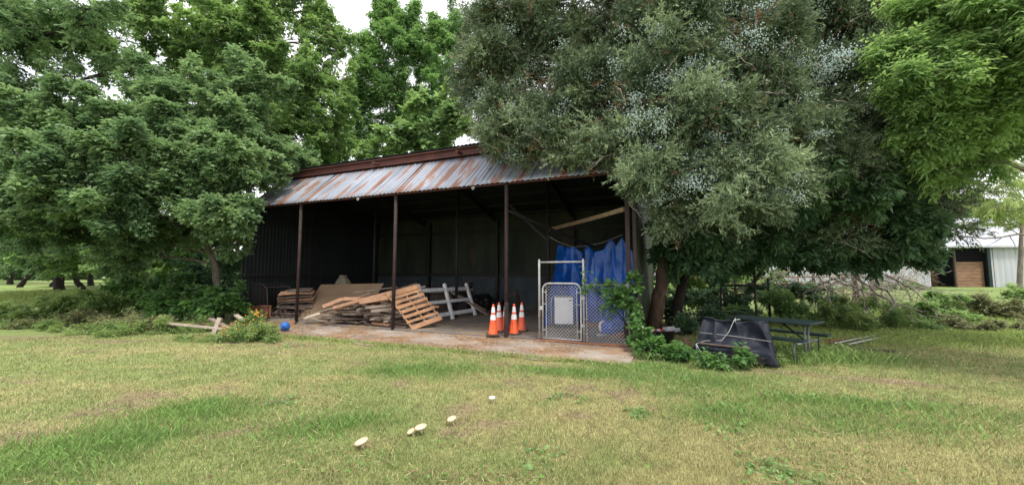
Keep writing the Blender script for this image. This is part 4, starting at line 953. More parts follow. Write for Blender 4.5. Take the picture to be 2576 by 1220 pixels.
# big maple at the shed's left end
b = P(554, 796, 15.6); b.z = Tz(b.x, b.y)
tree('maple_tree', b, [P(548, 720, 15.5), P(536, 650, 15.4), P(505, 585, 15.2), P(470, 470, 15.0), P(465, 330, 15.0), P(460, 250, 15.1)],
     blobpx([(480, 420, 13.5, 150, 90, 1.3), (560, 530, 12.6, 75, 50, 1.5), (330, 400, 12.5, 150, 80, 1.2), (160, 430, 12, 150, 80, 1.2), (260, 290, 13.5, 150, 60), (420, 230, 14.5, 120, 80), (560, 300, 14.8, 120, 70), (650, 400, 15, 90, 50, 1.2),
             (350, 510, 12.5, 150, 70, 1.4), (190, 540, 13, 150, 60, 1.2), (50, 520, 12.5, 120, 80), (590, 410, 13, 80, 50, 1.3), (400, 590, 14.5, 100, 50, 1.3), (520, 490, 14, 80, 60, 1.3), (250, 610, 14, 130, 50, 1.2), (640, 230, 15.5, 100, 80), (660, 425, 14.8, 50, 24, 1), (600, 440, 14, 45, 35, 1), (730, 400, 16.5, 70, 40, 1), (90, 300, 13, 120, 70), (420, 330, 14, 150, 80), (570, 470, 13.6, 50, 40, 1.2), (600, 545, 12.6, 40, 42, 1.1), (590, 600, 13.6, 30, 40, .9), (690, 440, 14.6, 50, 24, 1), (330, 650, 15, 90, 35, .8)]),
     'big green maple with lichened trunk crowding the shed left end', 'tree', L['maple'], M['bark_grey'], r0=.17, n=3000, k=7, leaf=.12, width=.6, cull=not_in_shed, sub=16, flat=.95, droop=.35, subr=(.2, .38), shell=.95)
# upper-left tree further back
b = P(430, 716, 23); b.z = Tz(b.x, b.y)
tree('maple_tree', P(365, 716, 23), [P(366, 690, 23), P(368, 650, 23), P(380, 560, 23), P(400, 400, 22.5), P(420, 250, 22), P(430, 60, 22)],
     blobpx([(400, 60, 20, 150, 80), (560, 100, 20, 130, 90), (700, 70, 21, 130, 100), (760, 200, 21, 120, 90), (700, 320, 21, 120, 70), (240, 120, 19, 120, 70), (820, 330, 22, 90, 70), (830, 110, 22, 60, 90, 1.1), (550, -60, 21, 250, 80), (330, 640, 22, 120, 40, .8), (850, 250, 22, 70, 80), (640, 180, 22, 140, 120), (780, 400, 24, 100, 50), (700, 250, 23, 140, 120), (470, 180, 22, 150, 110), (330, 668, 19, 100, 34, 1), (440, 655, 19, 80, 36, 1), (210, 655, 19, 100, 34, .9), (480, 600, 19, 90, 50, .9), (620, 430, 20, 80, 50, 1), (620, 350, 22, 130, 90), (790, 30, 22, 60, 60)]),
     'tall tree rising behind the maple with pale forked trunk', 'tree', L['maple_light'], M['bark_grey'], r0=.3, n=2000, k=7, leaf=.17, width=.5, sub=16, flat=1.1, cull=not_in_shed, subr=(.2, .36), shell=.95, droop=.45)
tree('oak_tree', P(150, 728, 22), [P(146, 690, 22), P(140, 600, 22), P(110, 400, 20), P(40, 200, 18), P(-60, 60, 17)],
     blobpx([(60, 60, 16, 130, 90, .9), (220, 40, 16, 120, 60, .8), (40, 220, 16, 90, 45, .7), (150, 200, 17, 110, 40, .7), (20, 380, 16, 80, 50, .9), (-60, 300, 16, 120, 150, .8), (60, 620, 20, 110, 50, 1), (-40, 560, 16, 100, 100), (330, 180, 17, 90, 45, .7), (140, 120, 18, 130, 90), (100, 330, 17, 110, 60), (20, 120, 17, 90, 60, .9), (20, 480, 15, 80, 60), (200, 650, 20, 120, 40)]),
     'airy tree at the far left with sky showing between its branches', 'tree', L['maple'], M['bark_dark'], r0=.25, n=1350, k=7, leaf=.13, width=.55, sub=18, subr=(.18, .34), shell=1, flat=.9)
# elm behind the shed
tree('elm_tree', P(1010, 640, 27)*1.0, [P(1008, 480, 27), P(1000, 380, 27), P(1000, 250, 27), P(1010, 120, 27), P(1010, 30, 27)],
     blobpx([(1000, 120, 26, 70, 90), (940, 190, 26, 70, 80), (1060, 150, 26, 60, 70), (1110, 220, 26, 70, 70), (990, 250, 26, 100, 60), (900, 280, 26, 60, 70), (1090, 300, 26, 90, 50), (960, 50, 26, 30, 50, 1.3), (1045, 60, 26, 16, 55, 1.6), (1095, 90, 26, 22, 50, 1.4), (985, 40, 26, 20, 45, 1.5), (920, 130, 26, 30, 50, 1.2), (1125, 110, 26, 20, 45, 1.3), (860, 360, 25, 60, 50, .8), (930, 350, 26, 60, 60, .9), (820, 400, 26, 70, 40, 1), (1150, 120, 27, 60, 90, .9), (1010, 330, 27, 90, 50, .9)]),
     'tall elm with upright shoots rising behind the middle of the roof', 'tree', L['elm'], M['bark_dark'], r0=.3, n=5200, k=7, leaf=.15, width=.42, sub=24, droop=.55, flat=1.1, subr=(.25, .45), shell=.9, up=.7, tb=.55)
# broad-leaved small tree just above the roof
tree('redbud_tree', P(1080, 640, 22), [P(1080, 460, 22), P(1085, 380, 22), P(1090, 300, 22)],
     blobpx([(1080, 320, 20.8, 90, 60), (1000, 350, 20.8, 80, 40), (1140, 330, 20.5, 60, 70), (940, 385, 21, 60, 22), (1060, 265, 21, 40, 40), (1150, 260, 20.5, 60, 50)]),
     'small broad-leaved tree peeping just above the red roof beam', 'tree', L['redbud'], M['bark_dark'], r0=.12, n=1500, k=6, leaf=.24, width=.75, sub=9, cull=not_in_shed)
# cedar
b = G(1643, 836); 
def cedar_cull(p):
    return not_in_shed(p)
CB = blobpx([(1660, 470, 9.2, 90, 60, 1.1), (1560, 380, 9.5, 110, 45, 1), (1420, 330, 10, 120, 60, 1), (1300, 300, 10.5, 110, 70, 1), (1260, 180, 11, 100, 90, 1), (1330, 80, 11, 130, 90, 1), (1500, 120, 10.5, 140, 110, 1), (1480, 250, 10, 130, 70, 1),
             (1640, 250, 9, 130, 100, 1), (1700, 100, 9, 150, 110, 1), (1880, 150, 9, 150, 120, 1), (1800, 330, 8.8, 150, 80, 1.1), (1760, 440, 8.8, 120, 60, 1.2), (1900, 470, 8.6, 120, 60, 1), (1960, 330, 9, 130, 80, 1), (2050, 200, 9.3, 120, 110, 1),
             (2100, 420, 9.4, 120, 70, .45), (2080, 80, 10, 150, 100, .9), (2130, 560, 10.5, 120, 50, .45), (2290, 560, 11, 120, 60, .45), (2350, 470, 11, 80, 80, .45), (1600, -20, 10, 300, 60, .8), (1900, 30, 9.5, 200, 60, .8), (1340, 385, 10.4, 80, 25, .8), (1480, 385, 10, 80, 22, .8), (1700, 530, 9.2, 45, 55, .9), (1200, 90, 12, 50, 80, .6), (2230, 330, 10, 110, 100, .8), (2260, 120, 10.5, 110, 120, .8), (1240, 280, 11.5, 90, 90, .8), (1180, 200, 12, 50, 70, .6), (2250, 450, 11, 120, 80, .45), (1780, 560, 10, 90, 40, .8)])
ced = tree('cedar_tree', b, [P(1655, 760, 11.3), P(1666, 690, 11.1), P(1672, 600, 11), P(1675, 500, 10.9), P(1690, 350, 10.7), P(1710, 200, 10.5), P(1730, 40, 10.5)], CB,
     'huge grey-green cedar with pale blue berries overhanging the shed right end', 'tree', L['cedar'], M['bark'], r0=.23, n=1750, k=22, needle=True, L0=.095, cull=cedar_cull, twigs=16, flat=1.0, sub=18, shell=1.02, wid=.12)
mb = MB()
for _ in range(260):
    c_, r_, _w = random.choice(CB); a_ = Vector(c_)+Vector((random.uniform(-.9, .9)*r_[0], random.uniform(-1, .1)*r_[1], random.uniform(-.9, .9)*r_[2])); e_ = a_+Vector((random.uniform(-.7, .7), random.uniform(-.3, .2), random.uniform(-.5, .15)))
    if not cedar_cull(np.array([a_, e_])).all(): continue
    limb(mb, [a_, (a_+e_)/2+Vector((0, 0, random.uniform(-.05, .12))), e_], .011, .003, 4, .03, 3)
tag(prt(mb, 'bare_twigs', M['dead'], ced), kind='stuff')
# berries in clumps
bp_, _, _ = blob_points([x for x in CB]+CB[:1]+CB[8:10]+CB[11:14], 200, 14, (.3, .5), 1.0, 1)
bp_ = bp_[not_in_shed(bp_)]; bp_ = bp_-nrm(bp_)*.12
front = bp_[rng.random(len(bp_)) < np.where(bp_[:, 1] < 9.0, 1.0, .5)*smooth(.45, .6, fbm(bp_[:, 0]*4.5+bp_[:, 1]*2, bp_[:, 2]*4.5, 77, 2))]
cl = front[:, None, :]+rng.normal(0, 1, (len(front), 26, 3))*np.array([.11, .11, .06])
beads('berries', cl.reshape(-1, 3), rng.uniform(.010, .020, cl.shape[0]*26), L['berry'], ced)
needles('highlight_sprays', blobpx([(1640, 420, 8.4, 90, 50, 1), (1760, 250, 8, 120, 70, .8), (1900, 420, 8, 110, 50, .8), (1560, 330, 9, 110, 50, .8), (1850, 520, 8, 100, 45, .7), (1420, 360, 9.6, 90, 40, .8), (1650, 120, 8.4, 110, 60, .6), (1300, 330, 10, 80, 50, .7)]), 420, leafmat('highlight_cedar', (.10, .155, .085), (.34, .42, .235), .15, rough=.8), ced, L0=.09, k=20, cull=cedar_cull, wid=.12)  # lighter copy of the cedar colour on nearer sprays, painting in lit highlights
nf = needles('dry_sprays', CB, 45, leafmat('dry_cedar', (.14, .10, .06), (.26, .17, .10), .1), ced, L0=.09, k=16, cull=cedar_cull)
# dark deciduous understory below the cedar
b2 = G(1690, 826)
tree('box_elder_tree', b2, [P(1705, 760, 12.2), P(1722, 700, 12), P(1760, 650, 11.6), P(1850, 590, 11.2), P(1980, 520, 11), P(2100, 450, 11)],
     blobpx([(1740, 600, 10.2, 70, 55, 1.3), (1800, 640, 10.4, 90, 40, 1.3), (1880, 560, 10.6, 100, 60), (1960, 600, 10.6, 110, 50, 1.1), (2060, 500, 10.2, 120, 70), (2080, 630, 11, 110, 40, 1), (2200, 620, 11.5, 110, 45, 1), (2180, 500, 10.8, 110, 70), (2310, 640, 12, 70, 45, 1), (1680, 620, 10.8, 40, 60, 1), (2200, 390, 10.8, 110, 70), (2330, 540, 12, 90, 60, .8), (2010, 400, 10.5, 120, 70), (2390, 430, 12, 70, 70, .8), (2080, 420, 9.3, 110, 60, .8), (2190, 470, 9.5, 110, 60, .9), (2270, 560, 10.2, 100, 50, .9), (1960, 510, 9.2, 90, 45, .8), (2300, 380, 9.8, 90, 70, .8), (2060, 300, 10, 110, 60, .6), (1900, 640, 12.5, 130, 45, 1.1), (2030, 560, 12.5, 130, 60, 1), (1700, 560, 12, 80, 60, 1), (1790, 540, 11.5, 110, 60, 1), (2150, 640, 12.5, 120, 40, 1)]),
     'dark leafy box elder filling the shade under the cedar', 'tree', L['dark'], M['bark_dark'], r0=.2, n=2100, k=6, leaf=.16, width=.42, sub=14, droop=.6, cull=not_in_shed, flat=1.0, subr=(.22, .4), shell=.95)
# bright lime tree at the right edge
tree('ash_tree', Vector((12.6, 8.6, Tz(12.6, 8.6))), [Vector((12.5, 8.7, 1.5)), Vector((12.2, 8.8, 3.2)), Vector((11.6, 8.6, 5)), Vector((11, 8.5, 7))],
     blobpx([(2460, 100, 7.6, 160, 110), (2330, 210, 7.6, 110, 50, 1.1), (2260, 130, 8.0, 70, 30, 1.3), (2480, 260, 7.8, 130, 90), (2350, 330, 8, 90, 60), (2480, 360, 8.4, 100, 60, .8), (2380, 20, 8, 120, 60), (2600, 200, 8, 120, 200, .8), (2560, 20, 7, 120, 80), (2380, 420, 8.6, 60, 50, .7), (2800, 50, 8, 200, 200, .7), (2600, -120, 7, 250, 80, .7)])+[((9.6, 5.6, 5.4), (1.5, 1.5, .8), 2.2), ((10.6, 7, 5.6), (1.5, 1.5, .9), 2), ((10.4, 4.2, 5.8), (1.5, 1.3, .8), 1.8)],
     'bright lime-green ash leaning in from the right edge', 'tree', L['lime'], M['bark_grey'], r0=.25, n=1700, k=8, leaf=.11, width=.36, sub=16, droop=.5, twig=.35, flat=1, subr=(.18, .36), shell=1)
# pale trees by the barn
tree('willow_tree', Vector((P(2560, 700, 24).x, 24, .4)), [P(2570, 600, 24), P(2580, 500, 24), P(2590, 350, 24)],
     blobpx([(2520, 440, 22, 60, 60, .45), (2500, 520, 22, 80, 25, .7), (2560, 530, 22, 60, 30, .7), (2600, 400, 22, 80, 80, .4), (2440, 560, 23, 40, 18, .5), (2570, 340, 22, 50, 40, .6), (2470, 480, 24, 60, 50, .6), (2540, 480, 24, 60, 50, .5), (2430, 510, 24, 50, 40, .8), (2480, 545, 23, 70, 22, 1), (2555, 560, 23, 60, 20, 1), (2500, 400, 24, 60, 50, .7)]),
     'pale airy willow hanging over the barn roof', 'tree', L['willow'], M['bark_grey'], r0=.15, n=1600, k=8, leaf=.16, width=.22, sub=9, droop=.8)
mb = MB()
limb(mb, [P(2640, 620, 18), P(2576, 570+20, 18), P(2500, 600, 17.6), P(2400, 592, 17)], .07, .02, 6, .03, 4)
for (x0, y0, x1, y1) in ((2540, 592, 2555, 640), (2520, 596, 2480, 620), (2560, 590, 2510, 560), (2500, 600, 2480, 575), (2450, 598, 2470, 625)):
    limb(mb, [P(x0, y0, 17.8), P((x0+x1)/2+5, (y0+y1)/2, 17.7), P(x1, y1, 17.6)], .02, .006, 4, .03, 3)
thing(mb, 'bare_branch', M['bark_grey'], 'long bare branch reaching in front of the barn eave', 'branch', smooth=True)
# trees beyond on the left
far_specs = [((45, 727), 27, [(62, 705), (86, 688), (130, 640)], [(110, 620, 26, 120, 50), (20, 600, 26, 90, 60), (200, 590, 26, 100, 60)], 'distant tree with steeply leaning trunk at the far left', 'maple_light'),
             ((128, 738), 24, [(134, 712), (146, 696), (160, 650)], [(160, 650, 24, 80, 35), (240, 640, 24, 80, 35)], 'distant tree with thin forked leaning trunk', 'maple_light'),
             ((215, 735), 22, [(196, 710), (180, 685), (170, 640)], [(240, 655, 21, 80, 40), (120, 650, 21, 80, 40), (320, 660, 21, 60, 30)], 'distant tree with thick dark trunk leaning left', 'maple'),
             ((228, 725), 25, [(228, 700), (232, 660), (240, 600)], [(300, 560, 25, 120, 70), (420, 620, 25, 100, 50)], 'distant tree with straight dark trunk behind the leaning ones', 'maple'),
             ((25, 710), 40, [(28, 690), (30, 660)], [(30, 660, 38, 80, 30), (-60, 640, 38, 80, 60)], 'furthest dark tree at the field edge', 'maple')]
for (bp2, Y_, tr_, bl_, lab, lm) in far_specs:
    base = P(bp2[0], bp2[1], Y_); base.z = Tz(base.x, base.y)
    tree('maple_tree', base, [P(a_, c_, Y_) for a_, c_ in tr_], blobpx(bl_), lab, 'tree', L[lm], M['bark_dark'], r0=.2 if Y_ < 30 else .3, n=1600, k=6, leaf=.2, width=.55, sub=10, group='trees beyond the brush')
# trees on the right behind the brush: trunks by the barn
for (px, py, Y_, tops, bl_, lab) in (((2150), 772, 19, [(2155, 740), (2140, 660)], [(2120, 600, 18, 130, 60), (2230, 560, 18, 120, 60)], 'thick ivy-ringed trunk amid dead branches before the barn'),
                                    (2195, 768, 20, [(2200, 720), (2230, 640)], [(2300, 600, 20, 80, 50)], 'second trunk right of the thick one before the barn'),
                                    (1868, 800, 15.5, [(1880, 740), (1915, 680), (1960, 600)], [(1900, 610, 15, 120, 50), (2000, 560, 15, 120, 60)], 'slanting dark trunk behind the pipe frame'),
                                    (1835, 790, 16, [(1825, 740), (1812, 680), (1800, 600)], [(1790, 590, 16, 100, 60)], 'thin upright trunk at the left of the pipe frame'),
                                    (2050, 740, 24, [(2048, 700), (2040, 640)], [(2050, 600, 24, 120, 60), (1900, 600, 24, 100, 50)], 'distant trunk left of the barn wall')):
    base = P(px, py, Y_); base.z = Tz(base.x, base.y)
    tree('shade_tree', base, [P(a_, c_, Y_) for a_, c_ in tops], blobpx(bl_), lab, 'tree', L['dark'], M['bark'] if Y_ > 18 else M['bark_dark'], r0=.3 if px in (2150,) else .17, n=1100, k=6, leaf=.17, width=.5, sub=8, group='trees behind the cedar')
# backing woods so that no bare horizon shows between the trunks
tag(foliage('woods', blobpx([(x, 668+random.uniform(-8, 8), 70+random.uniform(-8, 8), 120, 40+random.uniform(0, 12)) for x in range(-500, 3200, 80)]), 2200, 6, .6, .6, L['maple'], None, sub=12, flat=1), 'distant tree line closing the field behind the shed', 'woods', kind='stuff')
tag(foliage('woods', blobpx([(x, 590+random.uniform(-25, 15), 45+random.uniform(-4, 6), 120, 70+random.uniform(0, 20)) for x in list(range(-450, 950, 90))+list(range(1180, 2800, 90))]), 900, 6, .4, .6, L['maple'], None, sub=14, flat=1), 'nearer belt of woods behind the shed and trees', 'woods', kind='stuff')
# ---------------------------------------------------------------- shrubs, vines, weeds
def shrub(name, l, label, m_, n=900, k=6, leaf=.08, width=.6, cat='shrub', kind=None, group=None, **kw):
    bl = []
    for (px, py, Y_, rx, ry) in l:
        c = P(px, py, Y_); kk = Y_/FPX; bl.append((tuple(c), (rx*kk, (rx*.6+ry*.6)*kk, ry*kk), rx*ry/2500.0))
    c0 = P(l[0][0], l[0][1], l[0][2]); c0.z = Tz(c0.x, c0.y)
    t = empty(name, c0, label, cat, group)
    if kind: t['kind'] = kind
    mb = MB()
    for (c, r_, wt) in bl:
        for _ in range(5):
            g_ = Vector((c[0]+random.uniform(-.3, .3)*r_[0], c[1]+random.uniform(-.3, .3)*r_[1], Tz(c[0], c[1]))); e = Vector(c)+Vector((random.uniform(-.8, .8)*r_[0], random.uniform(-.8, .8)*r_[1], random.uniform(0, .8)*r_[2]))
            limb(mb, [g_, (g_+e)/2+Vector((0, 0, .1)), e], .012, .004, 4, .02, 3)
    prt(mb, 'stems', M['bark_dark'], t)
    foliage('foliage', bl, n, k, leaf, width, m_, t, sub=8, flat=.9, twig=kw.pop('twig', .14), **kw)
    return t
shrub('vine_mound', [(430, 750, 14.5, 110, 48), (520, 765, 14, 80, 42), (330, 740, 15.5, 80, 42), (400, 715, 15.5, 60, 30), (590, 760, 14, 26, 60)], 'dark leafy vine mound below the maple', L['vine'], n=520, leaf=.12, width=.8, cat='vine')
shrub('vine_stump', [(300, 720, 16, 30, 35), (298, 750, 15.6, 30, 30)], 'vine-smothered stump rising left of the dark vine mound', L['vine'], n=900, leaf=.12, width=.8, cat='vine')
shrub('vine_stump', [(462, 712, 15.5, 45, 26)], 'vine-covered hump right of the smothered stump', L['vine'], n=900, leaf=.12, width=.8, cat='vine')
shrub('bramble', [(180, 768, 14.5, 90, 32), (100, 788, 14, 80, 30), (260, 765, 14, 80, 36), (20, 795, 14, 60, 28)], 'light green brambles sprawling at the left edge of the lawn', L['weed'], n=1100, leaf=.1, width=.5)
shrub('dry_brush', [(110, 815, 12.8, 60, 22), (300, 815, 12.4, 90, 25), (400, 820, 12.3, 60, 22), (200, 800, 13.3, 60, 25)], 'dull straggly brush in front of the vines', L['brown'], n=900, leaf=.1, width=.2, cat='brush')
shrub('green_weeds', [(330, 832, 11.6, 80, 24), (420, 826, 11.8, 55, 28), (240, 832, 11.8, 60, 20), (150, 825, 12.4, 70, 22), (60, 825, 12.6, 60, 20), (500, 822, 12.2, 50, 22)], 'low feathery weeds in front of the dry brush', L['weed'], n=1000, leaf=.09, width=.2, cat='weeds')
fl = shrub('flowering_weeds', [(475, 862, 10.4, 40, 22), (545, 866, 10.2, 50, 24), (600, 846, 10.4, 45, 26), (655, 835, 10.6, 38, 32), (630, 812, 11, 25, 28), (690, 850, 10.3, 20, 16)], 'feathery green weeds dotted with orange flowers over the timbers', L['weed'], n=1000, leaf=.085, width=.25, cat='weeds')
fpts = np.array([P(random.gauss(cx_, 14), random.gauss(cy_, 9), 10.2) for cx_, cy_, n_ in ((645, 790, 22), (575, 830, 16), (530, 865, 10), (535, 897, 5), (620, 815, 8)) for _ in range(n_)])
beads('flower_heads', fpts, rng.uniform(.012, .026, len(fpts)), L['petal'], fl)
mb = MB()
for p_ in fpts[::2]:
    limb(mb, [Vector((p_[0]+random.uniform(-.1, .1), p_[1]+.1, Tz(p_[0], p_[1]))), Vector(p_)], .004, .003, 3, .01, 3)
prt(mb, 'flower_stalks', L['weed'], fl)
# vine on the fence panel
bl = [(tuple(S(14.0, VG-.05, 1.15)), (.32, .2, .42), 1.5), (tuple(S(13.8, VG-.05, 1.35)), (.35, .12, .2), 1), (tuple(S(14.2, VG-.1, .7)), (.16, .15, .5), .9), (tuple(S(13.35, VG-.03, 1.36)), (.4, .05, .12), .25), (tuple(S(13.75, VG-.03, .85)), (.3, .05, .35), .35), (tuple(S(14.25, VG, 1.5)), (.2, .15, .25), .6), (tuple(S(13.05, VG-.03, 1.6)), (.05, .05, .3), .05)]
vn = empty('climbing_vine', S(14.1, VG-.05, 0), 'round-leaved green vine climbing the fence panel beside the corner post', 'vine')
mb = MB()
for (c, r_, wt) in bl: limb(mb, [S(14.05, VG-.05, 0), S(14.0, VG-.05, .6), Vector(c)], .012, .005, 5, .02, 4)
prt(mb, 'stems', M['bark_dark'], vn); foliage('leaves', bl, 125, 5, .085, .85, L['vine'], vn, sub=8, twig=.12, flat=.9, tb=.6)
shrub('ivy_patch', [(1635, 875, 8.3, 45, 22), (1615, 850, 8.8, 30, 38), (1690, 885, 8.1, 40, 18), (1720, 893, 7.9, 25, 14)], 'dark ivy covering the ground between fence panel and draped seat', L['vine'], n=520, leaf=.075, width=.8, cat='ivy', kind='stuff')
shrub('weed_clump', [(1768, 897, 7.5, 22, 12), (1815, 910, 7.3, 18, 8)], 'low leafy weeds in front of the draped seat', L['vine'], n=600, leaf=.08, width=.5, cat='weeds')
shrub('weed_clump', [(1860, 893, 7.4, 17, 20)], 'upright leafy weed clump at the right foot of the draped seat', L['vine'], n=900, leaf=.08, width=.5, cat='weeds')
shrub('weed_clump', [(1930, 905, 7.6, 50, 15), (2000, 900, 8.0, 40, 12), (1990, 880, 9.4, 60, 18)], 'grassy weeds around the picnic table feet', L['weed'], n=500, leaf=.1, width=.15, cat='weeds')
shrub('bush', [(1960, 760, 13.2, 45, 32), (2000, 785, 12.6, 40, 25), (1935, 745, 13.6, 20, 20)], 'bright green bush behind the picnic table top', L['lime'], n=900, leaf=.12, width=.5)
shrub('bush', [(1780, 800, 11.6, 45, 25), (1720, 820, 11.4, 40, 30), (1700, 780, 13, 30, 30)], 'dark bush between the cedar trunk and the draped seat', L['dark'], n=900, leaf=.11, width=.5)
shrub('bush', [(1760, 760, 15, 60, 30), (1740, 720, 17, 50, 25), (1860, 790, 13, 50, 22)], 'mid-green bush behind the cedar trunk', L['maple_light'], n=700, leaf=.12, width=.5)
shrub('brush_patch', [(2080, 795, 12.5, 50, 34), (2150, 808, 12.2, 60, 30), (2240, 802, 12.4, 60, 32), (2120, 772, 14, 60, 34), (2200, 775, 14, 60, 30)], 'tangled green brush under the dead branches', L['weed'], n=1000, leaf=.1, width=.3)
shrub('brush_patch', [(2330, 788, 13.5, 70, 38), (2390, 765, 15, 80, 34), (2310, 828, 12.2, 60, 22), (2410, 810, 13, 60, 30)], 'green brush patch in the middle of the right field', L['maple_light'], n=1000, leaf=.1, width=.35)
shrub('brush_patch', [(2480, 778, 14.5, 80, 38), (2560, 785, 14, 70, 38), (2460, 825, 12, 80, 22), (2570, 830, 12, 60, 20)], 'olive brush heap at the right edge before the barn', L['brown'], n=1000, leaf=.11, width=.3)
shrub('brush_patch', [(2576, 740, 18, 40, 30)], 'small bush against the barn wall at the right edge', L['maple_light'], n=700, leaf=.12, width=.5)
shrub('vine_curtain', [(580, 640, 16.4, 32, 100), (592, 735, 15.6, 26, 60), (540, 690, 17.5, 45, 80), (470, 680, 18, 60, 60)], 'dark vine curtain hanging over the left corner of the shed', L['dark'], n=420, leaf=.13, width=.6, cat='vine', cull=not_in_shed)
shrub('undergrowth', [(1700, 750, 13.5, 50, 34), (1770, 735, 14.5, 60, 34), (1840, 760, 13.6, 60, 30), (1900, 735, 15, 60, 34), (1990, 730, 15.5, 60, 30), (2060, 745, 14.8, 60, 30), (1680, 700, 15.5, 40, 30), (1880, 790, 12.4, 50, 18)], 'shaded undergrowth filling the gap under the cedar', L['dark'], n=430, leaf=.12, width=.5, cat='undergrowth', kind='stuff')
shrub('sapling', [(1745, 700, 17, 50, 28), (1840, 695, 18, 50, 22), (1940, 690, 18.5, 60, 22), (1690, 680, 16.5, 30, 40)], 'bright saplings in the light beyond the cedar trunks', L['maple_light'], n=500, leaf=.14, width=.5, cat='sapling')
shrub('field_hedge', [(x, 728+random.uniform(-6, 6), 26, 45, 22) for x in range(1650, 2330, 55)], 'low hedge line in front of the barn and behind the frame', L['maple_light'], n=500, leaf=.2, width=.5, cat='hedge')
# dead branches
rs = random.Random(3)
mains = [((2090, 700), (2180, 735), (2330, 790), 13.5), ((2140, 690), (2240, 760), (2300, 800), 13), ((2050, 730), (2130, 700), (2220, 690), 14), ((2200, 715), (2250, 765), (2170, 830), 12.6), ((2020, 740), (2090, 705), (2160, 690), 13.5), ((2230, 690), (2310, 740), (2360, 800), 13.2), ((2160, 690), (2175, 760), (2200, 800), 13), ((2060, 690), (2090, 760), (2100, 800), 14), ((2330, 720), (2230, 690), (2180, 680), 14.5), ((2100, 690), (2200, 700), (2400, 740), 14)]
labs = ['longest dead branch arching down to the right before the barn', 'dead branch plunging through the middle of the tangle', 'pale dead branch sweeping level to the left', 'short dead branch bending back to the ground', 'thin dead branch at the left of the tangle', 'dead branch at the right of the tangle', 'dead branch hanging straight beside the thick trunk', 'dead branch at the left foot of the tangle', 'dead branch high on the right of the tangle', 'dead branch trailing far right towards the stall']
for i, (a_, m_, e_, Y_) in enumerate(mains):
    mb = MB(); pts = limb(mb, [P(*a_, Y_+.4), P(*m_, Y_), P(*e_, Y_-.3)], .036, .011, 5, .04, 6)
    for _ in range(9):
        s_ = rs.choice(pts[2:]); e = s_+Vector((rs.uniform(-.5, .9), rs.uniform(-.5, .3), rs.uniform(-.8, .15))); limb(mb, [s_, (s_+e)/2+Vector((0, 0, rs.uniform(-.05, .12))), e], .015, .006, 4, .03, 3)
    thing(mb, 'dead_branch', M['dead'], labs[i], 'branch', 'dead branches heaped before the barn', smooth=True)
mb = MB()
for _ in range(380):
    a_ = P(rs.uniform(1920, 2330), rs.uniform(668, 745), rs.uniform(15, 18)); d = Vector((rs.uniform(-1, 1), rs.uniform(-.4, .4), rs.uniform(-.9, .5))); limb(mb, [a_, a_+d*.6+Vector((0, 0, rs.uniform(-.2, .2))), a_+d*1.3], .013, .005, 3, .05, 3)
tag(mb.build('twig_tangle', M['dead']), 'grey tangle of fine dead twigs behind the picnic table', 'twigs', kind='stuff')
for (x0, y0, x1, y1, x2, y2, Y_, lab) in ((1695, 700, 1740, 660, 1790, 640, 11.8, 'low dark bough forking right off the leaning trunk'), (1730, 690, 1722, 720, 1712, 745, 11.8, 'crooked dark twig hanging beside the trunk')):
    mb = MB(); limb(mb, [P(x0, y0, Y_), P(x1, y1, Y_-.2), P(x2, y2, Y_-.3)], .05 if y0 == 700 else .02, .015, 6, .03, 4); thing(mb, 'bare_branch', M['bark_dark'], lab, 'branch', smooth=True)

# field fence far behind the frame
fe = empty('pipe_fence', P(1850, 715, 22), 'thin rusty pipe fence crossing behind the pipe frame', 'fence')
for z_ in (.45, .8, 1.15, 1.5):
    a_ = P(1700, 700, 23); b_ = P(2120, 700, 21); mb = MB().tube([Vector((a_.x, a_.y, Tz(a_.x, a_.y)+z_)), Vector((b_.x, b_.y, Tz(b_.x, b_.y)+z_))], .025, 6); prt(mb, 'rail', M['rust_pipe'], fe)
for k in range(9):
    t_ = k/8; a_ = P(1700, 700, 23)*(1-t_)+P(2120, 700, 21)*t_; zz = Tz(a_.x, a_.y); prt(MB().tube([Vector((a_.x, a_.y, zz)), Vector((a_.x, a_.y, zz+1.6))], .035, 6), 'post', M['rust_pipe'], fe)

